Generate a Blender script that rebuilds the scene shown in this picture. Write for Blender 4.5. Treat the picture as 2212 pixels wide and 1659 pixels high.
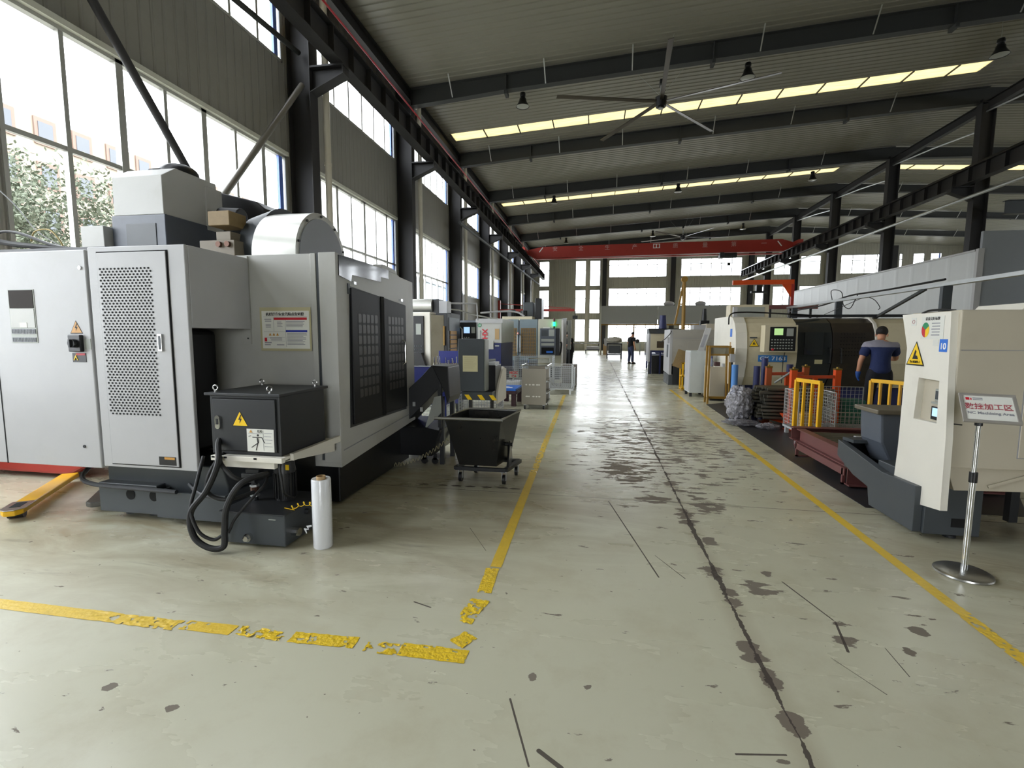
import bpy, bmesh, math, random
from mathutils import Vector, Matrix, noise
random.seed(7)
for _o in list(bpy.data.objects): bpy.data.objects.remove(_o)
sc = bpy.context.scene
COL = sc.collection
PI = math.pi

# ------------------------------------------------------------------ camera
FPX, CX, CY, H = 1042.5, 1106.0, 829.5, 1.5
_y, _p, _r = -.173327, .0992215, -.0040651
def _basis():
    cy, sy, cp, sp = math.cos(_y), math.sin(_y), math.cos(_p), math.sin(_p)
    f = Vector((sy*cp, cy*cp, -sp)); r = Vector((cy, -sy, 0)); d = f.cross(r)
    c, s = math.cos(_r), math.sin(_r)
    return c*r+s*d, -s*r+c*d, f
RT, DN, FW = _basis()
cam = bpy.data.objects.new('camera', bpy.data.cameras.new('camera'))
COL.objects.link(cam)
cam.data.sensor_width = 36; cam.data.sensor_fit = 'HORIZONTAL'
cam.data.lens = FPX*36/2212
cam.data.clip_start = .05; cam.data.clip_end = 400
cam.matrix_world = Matrix(((RT.x, -DN.x, -FW.x, 0), (RT.y, -DN.y, -FW.y, 0), (RT.z, -DN.z, -FW.z, H), (0, 0, 0, 1)))
sc.camera = cam
def W(u, v, X=None, Y=None, Z=None):
    """world point seen at pixel (u, v) on a known plane X=, Y= or Z="""
    d = RT*((u-CX)/FPX) + DN*((v-CY)/FPX) + FW
    if X is not None: t = X/d.x
    elif Y is not None: t = Y/d.y
    else: t = (Z-H)/d.z
    return Vector((0, 0, H)) + d*t

# ------------------------------------------------------------------ world, light, exposure
sc.view_settings.view_transform = 'Standard'
try: sc.view_settings.look = 'None'
except Exception: pass
sc.view_settings.gamma = 1.0
sc.view_settings.use_curve_mapping = False
sc.view_settings.exposure = 1.22
world = bpy.data.worlds.new('overcast_sky'); sc.world = world
world.use_nodes = True
_bg = world.node_tree.nodes['Background']
_bg.inputs['Color'].default_value = (.93, .96, 1.0, 1)
_bg.inputs['Strength'].default_value = 5.0
sun = bpy.data.objects.new('sun', bpy.data.lights.new('sun', 'SUN')); COL.objects.link(sun)
sun.data.energy = 1.2; sun.data.angle = math.radians(25); sun.data.color = (1, .96, .9)
sun.rotation_euler = (math.radians(35), 0, math.radians(115))
def portal(name, loc, rot, sx, sy):
    l = bpy.data.lights.new(name, 'AREA'); l.shape = 'RECTANGLE'; l.size = sx; l.size_y = sy
    l.cycles.is_portal = True
    o = bpy.data.objects.new(name, l); o.location = loc; o.rotation_euler = rot; COL.objects.link(o)

# ------------------------------------------------------------------ materials
def s2l(c):
    return tuple((x/12.92 if x <= .04045 else ((x+.055)/1.055)**2.4) for x in c)
def hexc(h):
    return s2l(tuple(int(h[i:i+2], 16)/255 for i in (0, 2, 4)))
MATS = {}
def mat(name, col, rough=.5, metal=0., var=.06, vs=6., bump=0., bs=60., dirt=0., dcol='5a4a38', alpha=None, emit=0., coat=0., wav=None, spec=.5):
    if name in MATS: return MATS[name]
    m = bpy.data.materials.new(name); m.use_nodes = True; MATS[name] = m
    nt = m.node_tree; N = nt.nodes; L = nt.links; b = N['Principled BSDF']
    c = hexc(col) if isinstance(col, str) else col
    b.inputs['Roughness'].default_value = rough; b.inputs['Metallic'].default_value = metal
    b.inputs['Specular IOR Level'].default_value = spec
    if coat: b.inputs['Coat Weight'].default_value = coat; b.inputs['Coat Roughness'].default_value = .15
    tc = N.new('ShaderNodeTexCoord')
    n1 = N.new('ShaderNodeTexNoise'); n1.inputs['Scale'].default_value = vs; n1.inputs['Detail'].default_value = 5
    L.new(tc.outputs['Object'], n1.inputs['Vector'])
    mx = N.new('ShaderNodeMixRGB'); mx.inputs['Color1'].default_value = (*[x*(1-var) for x in c], 1)
    mx.inputs['Color2'].default_value = (*[min(1, x*(1+var)) for x in c], 1)
    L.new(n1.outputs['Fac'], mx.inputs['Fac']); out = mx.outputs['Color']
    if dirt:
        n2 = N.new('ShaderNodeTexNoise'); n2.inputs['Scale'].default_value = vs*.45; n2.inputs['Detail'].default_value = 8; n2.inputs['Roughness'].default_value = .7
        L.new(tc.outputs['Object'], n2.inputs['Vector'])
        r = N.new('ShaderNodeMapRange'); r.inputs['From Min'].default_value = .52; r.inputs['From Max'].default_value = .8
        r.inputs['To Max'].default_value = dirt; L.new(n2.outputs['Fac'], r.inputs['Value'])
        m2 = N.new('ShaderNodeMixRGB'); m2.inputs['Color2'].default_value = (*hexc(dcol), 1)
        L.new(r.outputs['Result'], m2.inputs['Fac']); L.new(out, m2.inputs['Color1']); out = m2.outputs['Color']
    L.new(out, b.inputs['Base Color'])
    hgt = None
    if bump:
        n3 = N.new('ShaderNodeTexNoise'); n3.inputs['Scale'].default_value = bs; L.new(tc.outputs['Object'], n3.inputs['Vector']); hgt = n3.outputs['Fac']
    if wav:   # (axis, period, strength) profiled sheet
        ax, per, st = wav
        w = N.new('ShaderNodeTexWave'); w.wave_type = 'BANDS'; w.bands_direction = ax; w.wave_profile = 'TRI'
        w.inputs['Scale'].default_value = 1/(per*3.183); L.new(tc.outputs['Object'], w.inputs['Vector'])
        cr = N.new('ShaderNodeValToRGB'); cr.color_ramp.elements[0].position = .72; cr.color_ramp.elements[1].position = .9
        L.new(w.outputs['Color'], cr.inputs['Fac']); hgt = cr.outputs['Color']; bump = st
    if hgt is not None:
        bp = N.new('ShaderNodeBump'); bp.inputs['Strength'].default_value = bump; bp.inputs['Distance'].default_value = .02
        L.new(hgt, bp.inputs['Height']); L.new(bp.outputs['Normal'], b.inputs['Normal'])
    if alpha is not None: b.inputs['Alpha'].default_value = alpha
    if emit:
        b.inputs['Emission Color'].default_value = (*c, 1); b.inputs['Emission Strength'].default_value = emit
    return m

WHITE = mat('machine_white', 'b3b3ae', .42, dirt=.35, dcol='8d8674', vs=3, bump=.05, bs=220)
WHITE2 = mat('machine_cool_white', 'b0b0b1', .4, dirt=.2, dcol='9a9484', vs=4, bump=.05, bs=220)
IVORY = mat('machine_ivory', 'e4e0d4', .4, dirt=.2, dcol='a39a80', vs=4, bump=.04, bs=220)
BEIGE = mat('machine_beige', 'bdb5a2', .45, dirt=.3, dcol='8c7f62', vs=3, bump=.04, bs=200)
GREYG = mat('machine_grey', '9fa39c', .45, dirt=.2, vs=3)
SLATE = mat('slate_grey_paint', '3f4448', .42, dirt=.25, dcol='2c2a28', vs=4)
SLATEB = mat('blue_grey_paint', '565c66', .42, dirt=.3, dcol='383c44', vs=4)
DKGREY = mat('dark_grey_paint', '27292c', .45, dirt=.3, dcol='1c1a18', vs=4)
BLACK = mat('black_plastic', '121315', .4, var=.1)
BLACKM = mat('black_oily_metal', '17181a', .3, metal=.3, dirt=.4, dcol='3a2d22', vs=6)
RUBBER = mat('black_rubber', '161616', .6)
HOLE = mat('dark_recess', '050505', .9)
STEEL = mat('brushed_steel', 'b5b5b2', .32, metal=1., var=.1, bump=.03, bs=300)
CHROME = mat('chrome', 'd9dadb', .12, metal=1., var=.03)
GALV = mat('galvanised_wire', 'b9bcbc', .38, metal=.75, var=.12)
SILVER = mat('silver_rim', 'c9c9c2', .3, metal=.7, var=.06)
FRAME = mat('structural_steel_paint', '252425', .65, dirt=.25, dcol='211d1b', vs=2)
FRAME2 = mat('rafter_steel_paint', '373939', .65, dirt=.3, dcol='2a2624', vs=2)
PVC = mat('grey_pvc_pipe', 'bdb8a8', .45, dirt=.2, vs=3)
REDP = mat('red_crane_paint', 'a5342c', .45, dirt=.2, dcol='6d1f1a', vs=2)
REDL = mat('red_pipe_paint', 'b01524', .4)
ORANGE = mat('orange_paint', 'e0521d', .42, dirt=.35, dcol='8a3a1a', vs=5)
YELLOW = mat('yellow_paint', 'f0b815', .42, dirt=.3, dcol='a57a14', vs=6)
OCHRE = mat('worn_yellow_paint', '96722a', .5, dirt=.4, dcol='6b5016', vs=6)
BLUE = mat('blue_panel_paint', '16226c', .45, dirt=.2, dcol='141a44', vs=3)
NAVYP = mat('navy_paint', '252c5c', .45, dirt=.2, vs=3)
LBLUE = mat('light_blue_paint', '4f86c6', .4)
RUSTR = mat('red_oxide_steel', '6b3f3c', .5, dirt=.5, dcol='3c2422', vs=4)
WOOD = mat('wood', '8c7650', .6, var=.2, vs=20)
CARD = mat('cardboard', 'b3966c', .8)
PAPER = mat('paper', 'dcdcd4', .7, var=.03)
YPAPER = mat('aged_yellow_paper', 'c5bd94', .7, var=.08)
RED = mat('red_print', 'c22230', .5, var=.02)
BLUEINK = mat('blue_print', '2a3aa0', .5, var=.02)
BADGE = mat('blue_badge', '2c6fd0', .4, var=.02)
INK = mat('black_ink', '141414', .6, var=.02)
GINK = mat('grey_print', '8f9096', .6, var=.02)
WINK = mat('white_print', 'f2f2f0', .5, var=.02)
RINK = mat('maroon_print', 'a8525a', .5, var=.02)
WARN = mat('warning_yellow', 'f2c814', .45, var=.03)
WARN2 = mat('warning_amber', 'c68f3e', .45, var=.03)
GREEN = mat('green_print', '23885a', .5, var=.02)
GREENL = mat('green_lamp', '18e070', .3, emit=2.5)
LCD = mat('lcd_green', 'a9d08a', .3, emit=.35)
LCDB = mat('lcd_blue', '9ec0e8', .3, emit=.5)
SMOKED = mat('smoked_polycarbonate', '20262b', .12, coat=.5)
TINT = mat('brown_tinted_window', '4a4034', .15, coat=.3)
BRASS = mat('brass', '9a7d3c', .35, metal=.8)
COPPER = mat('bronze_fitting', '5a4034', .4, metal=.6)
SKIN = mat('skin', 'c08a6c', .55, var=.08)
HAIRM = mat('black_hair', '15110f', .7, bump=.5, bs=120)
NAVYC = mat('navy_cloth', '1d2a55', .85, bump=.3, bs=30)
GREYC = mat('grey_cloth', '8e8b98', .85, bump=.3, bs=30)
DARKC = mat('dark_trouser_cloth', '15171f', .9, bump=.3, bs=30)
DENIM = mat('denim', '2b3350', .85, bump=.3, bs=60)
BLACKC = mat('black_cloth', '141518', .9, bump=.3, bs=30)
GLOVE = mat('blue_glove', '1f4f9c', .6, bump=.2, bs=60)
TEAL = mat('teal_shoe_fabric', '2c6f6c', .7)
SOLE = mat('white_shoe_sole', 'c8ccc8', .6)
CURTAIN = mat('white_wrap_film', 'e2e4e8', .22, var=.03, coat=.6, bump=.15, bs=40)
TAPE = mat('yellow_floor_tape', 'e3c040', .35, var=.1, vs=14, dirt=.35, dcol='8f7a30', bump=.15, bs=40)
TAPEW = mat('yellow_floor_tape_torn', 'e8c42c', .3, var=.2, vs=30, dirt=.5, dcol='6b5a28', bump=.4, bs=50)
MATF = mat('black_rubber_mat_sheet', '2c2b2d', .45, var=.15, vs=3)
BARS = mat('dark_steel_bar', '77756c', .4, metal=.8, var=.2, vs=9)
LEAF = mat('tree_leaves', '636b58', .7, var=.3, vs=3)
BARK = mat('tree_bark', '4f4234', .9)
OUTW = mat('cream_building_wall', '807768', .8, var=.05)
OUTR = mat('pink_building_trim', '6c594f', .8)
OUTG = mat('outside_concrete', '8a8880', .9)
SHED = mat('grey_shed_wall', '7f8b90', .7)
GLASSO = mat('dark_window_glass', '474b50', .5)
WALLP = mat('wall_profiled_sheet_y', '8a8880', .5, var=.05, vs=1, wav=('Y', .22, .8), dirt=.25, dcol='55504a')
WALLPX = mat('wall_profiled_sheet_x', 'a8a698', .5, var=.05, vs=1, wav=('X', .25, .8), dirt=.2, dcol='6c675c')
PARTN = mat('white_sandwich_panel', 'c3c6c6', .35, var=.03, wav=('Y', 1.0, .15))
PARTD = mat('grey_sandwich_panel', '8b9096', .45, var=.03)
FASC = mat('grey_fascia_panel', '9b9c96', .45, var=.03)
ALU = mat('window_frame_aluminium', 'a6a6a0', .4, metal=.2)
ALUB = mat('blue_film_on_frame', '5d78c8', .4)
SILL = mat('window_reveal', 'c9c9bc', .5)

def special_mats():
    m = bpy.data.materials.new('thin_window_glass'); m.use_nodes = True; nt = m.node_tree; nt.nodes.clear()
    o = nt.nodes.new('ShaderNodeOutputMaterial'); mix = nt.nodes.new('ShaderNodeMixShader')
    t = nt.nodes.new('ShaderNodeBsdfTransparent'); t.inputs['Color'].default_value = (.9, .92, .93, 1)
    g = nt.nodes.new('ShaderNodeBsdfGlossy'); g.inputs['Roughness'].default_value = .08
    mix.inputs[0].default_value = .05
    nt.links.new(t.outputs[0], mix.inputs[1]); nt.links.new(g.outputs[0], mix.inputs[2]); nt.links.new(mix.outputs[0], o.inputs[0])
    MATS['glass'] = m
    m = bpy.data.materials.new('yellowed_rooflight_sheet'); m.use_nodes = True; nt = m.node_tree; nt.nodes.clear()
    o = nt.nodes.new('ShaderNodeOutputMaterial'); tr = nt.nodes.new('ShaderNodeBsdfTranslucent')
    tc = nt.nodes.new('ShaderNodeTexCoord'); mp = nt.nodes.new('ShaderNodeMapping'); mp.inputs['Scale'].default_value = (.6, 9, 1)
    n = nt.nodes.new('ShaderNodeTexNoise'); n.inputs['Scale'].default_value = 3; n.inputs['Detail'].default_value = 6
    mx = nt.nodes.new('ShaderNodeMixRGB'); mx.inputs['Color1'].default_value = (.075, .055, .018, 1); mx.inputs['Color2'].default_value = (.22, .18, .09, 1)
    nt.links.new(tc.outputs['Object'], mp.inputs['Vector']); nt.links.new(mp.outputs[0], n.inputs['Vector'])
    nt.links.new(n.outputs['Fac'], mx.inputs['Fac']); nt.links.new(mx.outputs[0], tr.inputs['Color']); nt.links.new(tr.outputs[0], o.inputs[0])
    MATS['rooflight'] = m
    m = bpy.data.materials.new('clear_plastic_film'); m.use_nodes = True; nt = m.node_tree; nt.nodes.clear()
    o = nt.nodes.new('ShaderNodeOutputMaterial'); mix = nt.nodes.new('ShaderNodeMixShader')
    t = nt.nodes.new('ShaderNodeBsdfTransparent'); g = nt.nodes.new('ShaderNodeBsdfPrincipled')
    g.inputs['Base Color'].default_value = (.5, .49, .53, 1); g.inputs['Roughness'].default_value = .08; g.inputs['Metallic'].default_value = .35
    n = nt.nodes.new('ShaderNodeTexNoise'); n.inputs['Scale'].default_value = 14; bp = nt.nodes.new('ShaderNodeBump'); bp.inputs['Strength'].default_value = 1; bp.inputs['Distance'].default_value = .05
    nt.links.new(n.outputs['Fac'], bp.inputs['Height']); nt.links.new(bp.outputs[0], g.inputs['Normal'])
    mix.inputs[0].default_value = .6
    nt.links.new(t.outputs[0], mix.inputs[1]); nt.links.new(g.outputs[0], mix.inputs[2]); nt.links.new(mix.outputs[0], o.inputs[0])
    MATS['film'] = m
special_mats(); GLASS, ROOFL, FILM = MATS['glass'], MATS['rooflight'], MATS['film']

# ------------------------------------------------------------------ mesh helpers
class MB:
    def __init__(s): s.v = []; s.f = []
    def add(s, vs, fs, M=None):
        n = len(s.v)
        s.v += [tuple(M @ Vector(v)) if M else tuple(v) for v in vs]
        s.f += [tuple(i+n for i in f) for f in fs]; return s
    def box(s, x0, x1, y0, y1, z0, z1, M=None):
        x0, x1 = sorted((x0, x1)); y0, y1 = sorted((y0, y1)); z0, z1 = sorted((z0, z1))
        return s.add([(x0,y0,z0),(x1,y0,z0),(x1,y1,z0),(x0,y1,z0),(x0,y0,z1),(x1,y0,z1),(x1,y1,z1),(x0,y1,z1)],
            [(0,3,2,1),(4,5,6,7),(0,1,5,4),(1,2,6,5),(2,3,7,6),(3,0,4,7)], M)
    def bar(s, a, b, w, h=None, up=(0,0,1)):
        a, b = Vector(a), Vector(b); d = (b-a); L = d.length
        if L < 1e-6: return s
        z = d/L; u = Vector(up)
        if abs(z.dot(u)) > .98: u = Vector((1,0,0))
        x = u.cross(z).normalized(); y = z.cross(x); h = h or w
        M = Matrix((( x.x,y.x,z.x,a.x),(x.y,y.y,z.y,a.y),(x.z,y.z,z.z,a.z),(0,0,0,1)))
        return s.box(-w/2, w/2, -h/2, h/2, 0, L, M)
    def cyl(s, a, b, r, r2=None, n=16, cap=True):
        a, b = Vector(a), Vector(b); r2 = r if r2 is None else r2
        z = (b-a).normalized(); u = Vector((0,0,1)) if abs(z.z) < .95 else Vector((1,0,0))
        x = u.cross(z).normalized(); y = z.cross(x)
        vs = [a+(x*math.cos(t)+y*math.sin(t))*r for t in [2*PI*i/n for i in range(n)]]
        vs += [b+(x*math.cos(t)+y*math.sin(t))*r2 for t in [2*PI*i/n for i in range(n)]]
        fs = [(i, (i+1) % n, n+(i+1) % n, n+i) for i in range(n)]
        if cap: fs += [tuple(range(n-1, -1, -1)), tuple(range(n, 2*n))]
        return s.add(vs, fs)
    def tube(s, pts, r, n=8, closed=False):
        pts = [Vector(p) for p in pts]; k = len(pts); vs = []
        px = None
        for i, p in enumerate(pts):
            if closed: t = (pts[(i+1) % k]-pts[i-1]).normalized()
            else: t = (pts[min(i+1, k-1)]-pts[max(i-1, 0)]).normalized()
            if px is None:
                u = Vector((0,0,1)) if abs(t.z) < .9 else Vector((1,0,0)); px = u.cross(t).normalized()
            else:
                px = (px - t*px.dot(t)); px = px.normalized() if px.length > 1e-6 else Vector((0,0,1)).cross(t).normalized()
            py = t.cross(px)
            rr = r[i] if isinstance(r, (list, tuple)) else r
            vs += [p+(px*math.cos(2*PI*j/n)+py*math.sin(2*PI*j/n))*rr for j in range(n)]
        fs = []
        for i in range(k if closed else k-1):
            a, b = i*n, ((i+1) % k)*n
            fs += [(a+j, a+(j+1) % n, b+(j+1) % n, b+j) for j in range(n)]
        if not closed: fs += [tuple(range(n-1, -1, -1)), tuple(range((k-1)*n, k*n))]
        return s.add(vs, fs)
    def prism(s, poly, axis, a, b, M=None):
        """poly: 2D points; axis 'x': (y,z), 'y': (x,z), 'z': (x,y)"""
        def P(p, t): return (t, p[0], p[1]) if axis == 'x' else ((p[0], t, p[1]) if axis == 'y' else (p[0], p[1], t))
        n = len(poly)
        return s.add([P(p, a) for p in poly]+[P(p, b) for p in poly],
            [tuple(range(n)), tuple(range(2*n-1, n-1, -1))]+[(i, n+i, n+(i+1) % n, (i+1) % n) for i in range(n)], M)
    def lathe(s, prof, c, n=24, M=None):
        """prof: list of (r, z)"""
        c = Vector(c); vs = []; k = len(prof)
        for r, z in prof: vs += [(c.x+r*math.cos(2*PI*j/n), c.y+r*math.sin(2*PI*j/n), c.z+z) for j in range(n)]
        fs = [(i*n+j, i*n+(j+1) % n, (i+1)*n+(j+1) % n, (i+1)*n+j) for i in range(k-1) for j in range(n)]
        return s.add(vs, fs, M)
    def sphere(s, c, r, sc=(1,1,1), n=12):
        prof = [(r*math.sin(PI*i/n)+1e-5, -r*math.cos(PI*i/n)) for i in range(n+1)]
        c = Vector(c); vs = []
        for a, z in prof: vs += [(c.x+a*sc[0]*math.cos(2*PI*j/16), c.y+a*sc[1]*math.sin(2*PI*j/16), c.z+z*sc[2]) for j in range(16)]
        return s.add(vs, [(i*16+j, i*16+(j+1) % 16, (i+1)*16+(j+1) % 16, (i+1)*16+j) for i in range(n) for j in range(16)])
    def quad(s, a, b, c, d): return s.add([a, b, c, d], [(0,1,2,3)])
def tag(o, label=None, cat=None, group=None, kind=None):
    if label: o['label'] = label
    if cat: o['category'] = cat
    if group: o['group'] = group
    if kind: o['kind'] = kind
    return o
def obj(name, mb, m, parent=None, bev=0., smooth=False, sub=0):
    me = bpy.data.meshes.new(name)
    if isinstance(mb, MB): me.from_pydata(mb.v, [], mb.f)
    else: me = mb; me.name = name
    bm = bmesh.new(); bm.from_mesh(me); bmesh.ops.recalc_face_normals(bm, faces=bm.faces); bm.to_mesh(me); bm.free()
    o = bpy.data.objects.new(name, me); COL.objects.link(o)
    if m:
        me.materials.clear(); me.materials.append(m)
    if parent:
        o.parent = parent
        o.matrix_parent_inverse = parent_world(parent).inverted()
    if smooth:
        for p in me.polygons: p.use_smooth = True
        if smooth != 2:
            try:
                me.set_sharp_from_angle(angle=math.radians(35))
            except Exception: pass
    if bev:
        b = o.modifiers.new('bevel', 'BEVEL'); b.width = bev; b.segments = 2; b.limit_method = 'ANGLE'; b.angle_limit = math.radians(40)
    if sub:
        q = o.modifiers.new('sub', 'SUBSURF'); q.levels = sub; q.render_levels = sub
    return o
def parent_world(p):
    M = p.matrix_basis.copy()
    if p.parent: M = parent_world(p.parent) @ p.matrix_parent_inverse @ M
    return M
def thing(name, label, cat, loc=(0,0,0), group=None, kind=None):
    o = bpy.data.objects.new(name, None); COL.objects.link(o); o.location = loc; o.empty_display_size = .1
    return tag(o, label, cat, group, kind)
def dup(root, delta, label=None, group=None, rotz=0):
    r = root.copy(); COL.objects.link(r); r.location = Vector(root.location)+Vector(delta); r.rotation_euler[2] += rotz
    if label: r['label'] = label
    if group: r['group'] = group
    def rec(a, b):
        for ch in list(a.children):
            if ch == b: continue
            c = ch.copy(); COL.objects.link(c); c.parent = b; rec(ch, c)
    rec(root, r)
    return r
def box(name, m, x0, x1, y0, y1, z0, z1, parent=None, bev=.004): return obj(name, MB().box(x0,x1,y0,y1,z0,z1), m, parent, bev)
_tc = {}
def text(name, s, size, m, parent, loc, face='-y', extrude=.0008, align='CENTER', sx=1., roll=0., tilt=None, bold=0.):
    """lettering as mesh; face says which way it looks"""
    cu = bpy.data.curves.new(name, 'FONT'); cu.body = s; cu.size = size; cu.extrude = extrude; cu.align_x = align; cu.align_y = 'CENTER'; cu.offset = bold
    t = bpy.data.objects.new(name, cu); COL.objects.link(t)
    dg = bpy.context.evaluated_depsgraph_get(); dg.update()
    me = bpy.data.meshes.new_from_object(t.evaluated_get(dg)); bpy.data.objects.remove(t)
    R = {'-y': Matrix.Rotation(PI/2, 4, 'X'), '+x': Matrix.Rotation(PI/2, 4, 'Z') @ Matrix.Rotation(PI/2, 4, 'X'),
         '-x': Matrix.Rotation(-PI/2, 4, 'Z') @ Matrix.Rotation(PI/2, 4, 'X'), 'up': Matrix.Identity(4)}[face]
    if tilt is not None: R = tilt
    me.transform(Matrix.Translation(loc) @ R @ Matrix.Rotation(roll, 4, 'Z') @ Matrix.Diagonal((sx, 1, 1, 1)))
    me.materials.clear(); me.materials.append(m)
    o = bpy.data.objects.new(name, me); COL.objects.link(o)
    if parent: o.parent = parent; o.matrix_parent_inverse = parent_world(parent).inverted()
    return o
def arc(c, r, a0, a1, n=10):
    return [(c[0]+r*math.cos(a0+(a1-a0)*i/n), c[1]+r*math.sin(a0+(a1-a0)*i/n)) for i in range(n+1)]
def spline(pts, n=8):
    pts = [Vector(p) for p in pts]; out = []
    P = [pts[0]*2-pts[1]]+pts+[pts[-1]*2-pts[-2]]
    for i in range(1, len(P)-2):
        for k in range(n):
            t = k/n; a, b, c, d = P[i-1], P[i], P[i+1], P[i+2]
            out.append(.5*((2*b)+(c-a)*t+(2*a-5*b+4*c-d)*t*t+(3*b-a-3*c+d)*t**3))
    out.append(pts[-1]); return out
def wall_cells(a0, a1, z0, z1, holes):
    xs = sorted(set([a0, a1]+[h[0] for h in holes]+[h[1] for h in holes])); zs = sorted(set([z0, z1]+[h[2] for h in holes]+[h[3] for h in holes]))
    xs = [x for x in xs if a0 <= x <= a1]; zs = [z for z in zs if z0 <= z <= z1]; out = []
    for i in range(len(xs)-1):
        run = None
        for j in range(len(zs)-1):
            cx, cz = (xs[i]+xs[i+1])/2, (zs[j]+zs[j+1])/2
            if any(h[0] < cx < h[1] and h[2] < cz < h[3] for h in holes):
                if run: out.append((xs[i], xs[i+1], run[0], run[1])); run = None
            else: run = (run[0] if run else zs[j], zs[j+1])
        if run: out.append((xs[i], xs[i+1], run[0], run[1]))
    return out
# ------------------------------------------------------------------ floor
def floor_material():
    m = bpy.data.materials.new('epoxy_floor_worn'); m.use_nodes = True; nt = m.node_tree; N = nt.nodes; L = nt.links
    b = N['Principled BSDF']
    tc = N.new('ShaderNodeTexCoord'); sep = N.new('ShaderNodeSeparateXYZ'); L.new(tc.outputs['Object'], sep.inputs[0])
    X, Y = sep.outputs['X'], sep.outputs['Y']
    def mth(op, a, b_=None, c=None, clamp=False):
        n = N.new('ShaderNodeMath'); n.operation = op; n.use_clamp = clamp
        for i, q in enumerate((a, b_, c)):
            if q is None: continue
            if isinstance(q, (int, float)): n.inputs[i].default_value = q
            else: L.new(q, n.inputs[i])
        return n.outputs[0]
    def noi(scale, detail=4, rough=.5, sc=(1,1,1), off=(0,0,0), dist=0):
        mp = N.new('ShaderNodeMapping'); mp.inputs['Scale'].default_value = sc; mp.inputs['Location'].default_value = off
        L.new(tc.outputs['Object'], mp.inputs['Vector'])
        n = N.new('ShaderNodeTexNoise'); n.inputs['Scale'].default_value = scale; n.inputs['Detail'].default_value = detail; n.inputs['Roughness'].default_value = rough
        n.inputs['Distortion'].default_value = dist
        L.new(mp.outputs[0], n.inputs['Vector']); return n.outputs['Fac']
    def rng(v, a, b_, c=0., d=1.):
        n = N.new('ShaderNodeMapRange'); n.clamp = True; L.new(v, n.inputs['Value'])
        for k, q in (('From Min', a), ('From Max', b_), ('To Min', c), ('To Max', d)): n.inputs[k].default_value = q
        return n.outputs['Result']
    def mix(f, a, c):
        n = N.new('ShaderNodeMixRGB')
        L.new(f, n.inputs['Fac'])
        for k, q in (('Color1', a), ('Color2', c)):
            if isinstance(q, str): n.inputs[k].default_value = (*hexc(q), 1)
            else: L.new(q, n.inputs[k])
        return n.outputs['Color']
    def blob(cx, cy, rx, ry):   # soft region mask
        dx = mth('DIVIDE', mth('SUBTRACT', X, cx), rx); dy = mth('DIVIDE', mth('SUBTRACT', Y, cy), ry)
        d = mth('ADD', mth('MULTIPLY', dx, dx), mth('MULTIPLY', dy, dy))
        return rng(d, 0., 1., 1., 0.)
    col = mix(noi(.9, 6, .6), 'bfbda4', 'cdcbb6')
    col = mix(rng(noi(2.3, 8, .7), .5, .75, 0, .5), col, 'aea58a')
    # oil and grime worn into the paint beside the machines
    g = mth('MAXIMUM', blob(-3.1, 3.3, 3.4, 1.5), blob(-1.2, 4.6, 2.2, 2.2))
    g = mth('MAXIMUM', g, blob(3.2, 4.0, 1.9, 2.2)); g = mth('MAXIMUM', g, blob(3.4, 9.5, 1.8, 6.))
    st = rng(noi(1.6, 9, .65, (.7, 2.0, 1), (3, 1, 0), 1.2), .36, .62)
    col = mix(mth('MULTIPLY', mth('MULTIPLY', g, st), .62), col, '7f6c48')
    col = mix(mth('MULTIPLY', rng(noi(3.1, 9, .7, (.35, 2.4, 1), (8, 2, 0), 1.), .58, .72), mth('MULTIPLY', g, .55)), col, '57452f')
    # chipped paint
    lane = mth('MAXIMUM', blob(.9, 7.2, 1.7, 3.6), mth('MULTIPLY', blob(1.2, 3.1, 1.3, 1.9), .2))
    lane = mth('MAXIMUM', lane, mth('MULTIPLY', blob(.6, 20, 2.4, 12.), .75))
    nn = noi(7.5, 7, .62, (.55, 1.5, 1), (1, 5, 0), .3)
    for u0, u1, v0, v1, a in ((1300,1415,988,1046,1.5),(1370,1500,915,942,1.2),(1290,1345,925,960,1.1),(1375,1450,1070,1092,1.5),(1495,1560,1078,1112,1.6),(1440,1475,1030,1075,1.2),(1462,1500,1100,1135,1.5),
                              (1522,1545,1160,1178,1.9),(1508,1560,1222,1250,1.7),(1605,1690,1252,1285,1.15),(1650,1672,1236,1252,1.6),(1560,1600,1272,1312,1.9),(1795,1835,1330,1400,1.0),(1650,1685,1448,1492,1.8),(1600,1640,1385,1430,1.6),(1695,1735,1530,1600,1.6),
                              (1950,1976,1400,1415,2.),(1975,2000,1358,1372,1.9),(1480,1600,955,1000,.9),(1555,1590,975,990,1.5),(228,248,1475,1490,2.),(132,150,1497,1507,2.),(360,382,1522,1538,1.9),(1143,1158,1455,1468,2.),(1680,1705,1642,1650,2.)):
        A, C = W((u0+u1)/2, v0, Z=0), W((u0+u1)/2, v1, Z=0); L0, L1 = W(u0, (v0+v1)/2, Z=0), W(u1, (v0+v1)/2, Z=0)
        lane = mth('MAXIMUM', lane, mth('MULTIPLY', blob((L0.x+L1.x)/2, (A.y+C.y)/2, abs(L1.x-L0.x)*.75+.01, abs(A.y-C.y)*.75+.01), a))
    ch = rng(mth('ADD', nn, mth('MULTIPLY', lane, .168)), .672, .69)
    nn2 = noi(13, 3, .5, (.8, 1.0, 1), (7, 3, 0), .4)
    ch = mth('MAXIMUM', ch, rng(nn2, .735, .745))
    nn3 = noi(34, 3, .5, (.9, 1, 1), (2, 9, 0), .3)
    ch = mth('MAXIMUM', ch, rng(nn3, .745, .755))
    # long joint along the aisle, and the cross joints
    wob = mth('MULTIPLY', mth('SUBTRACT', noi(1.7, 7, .7), .5), .05)
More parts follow.
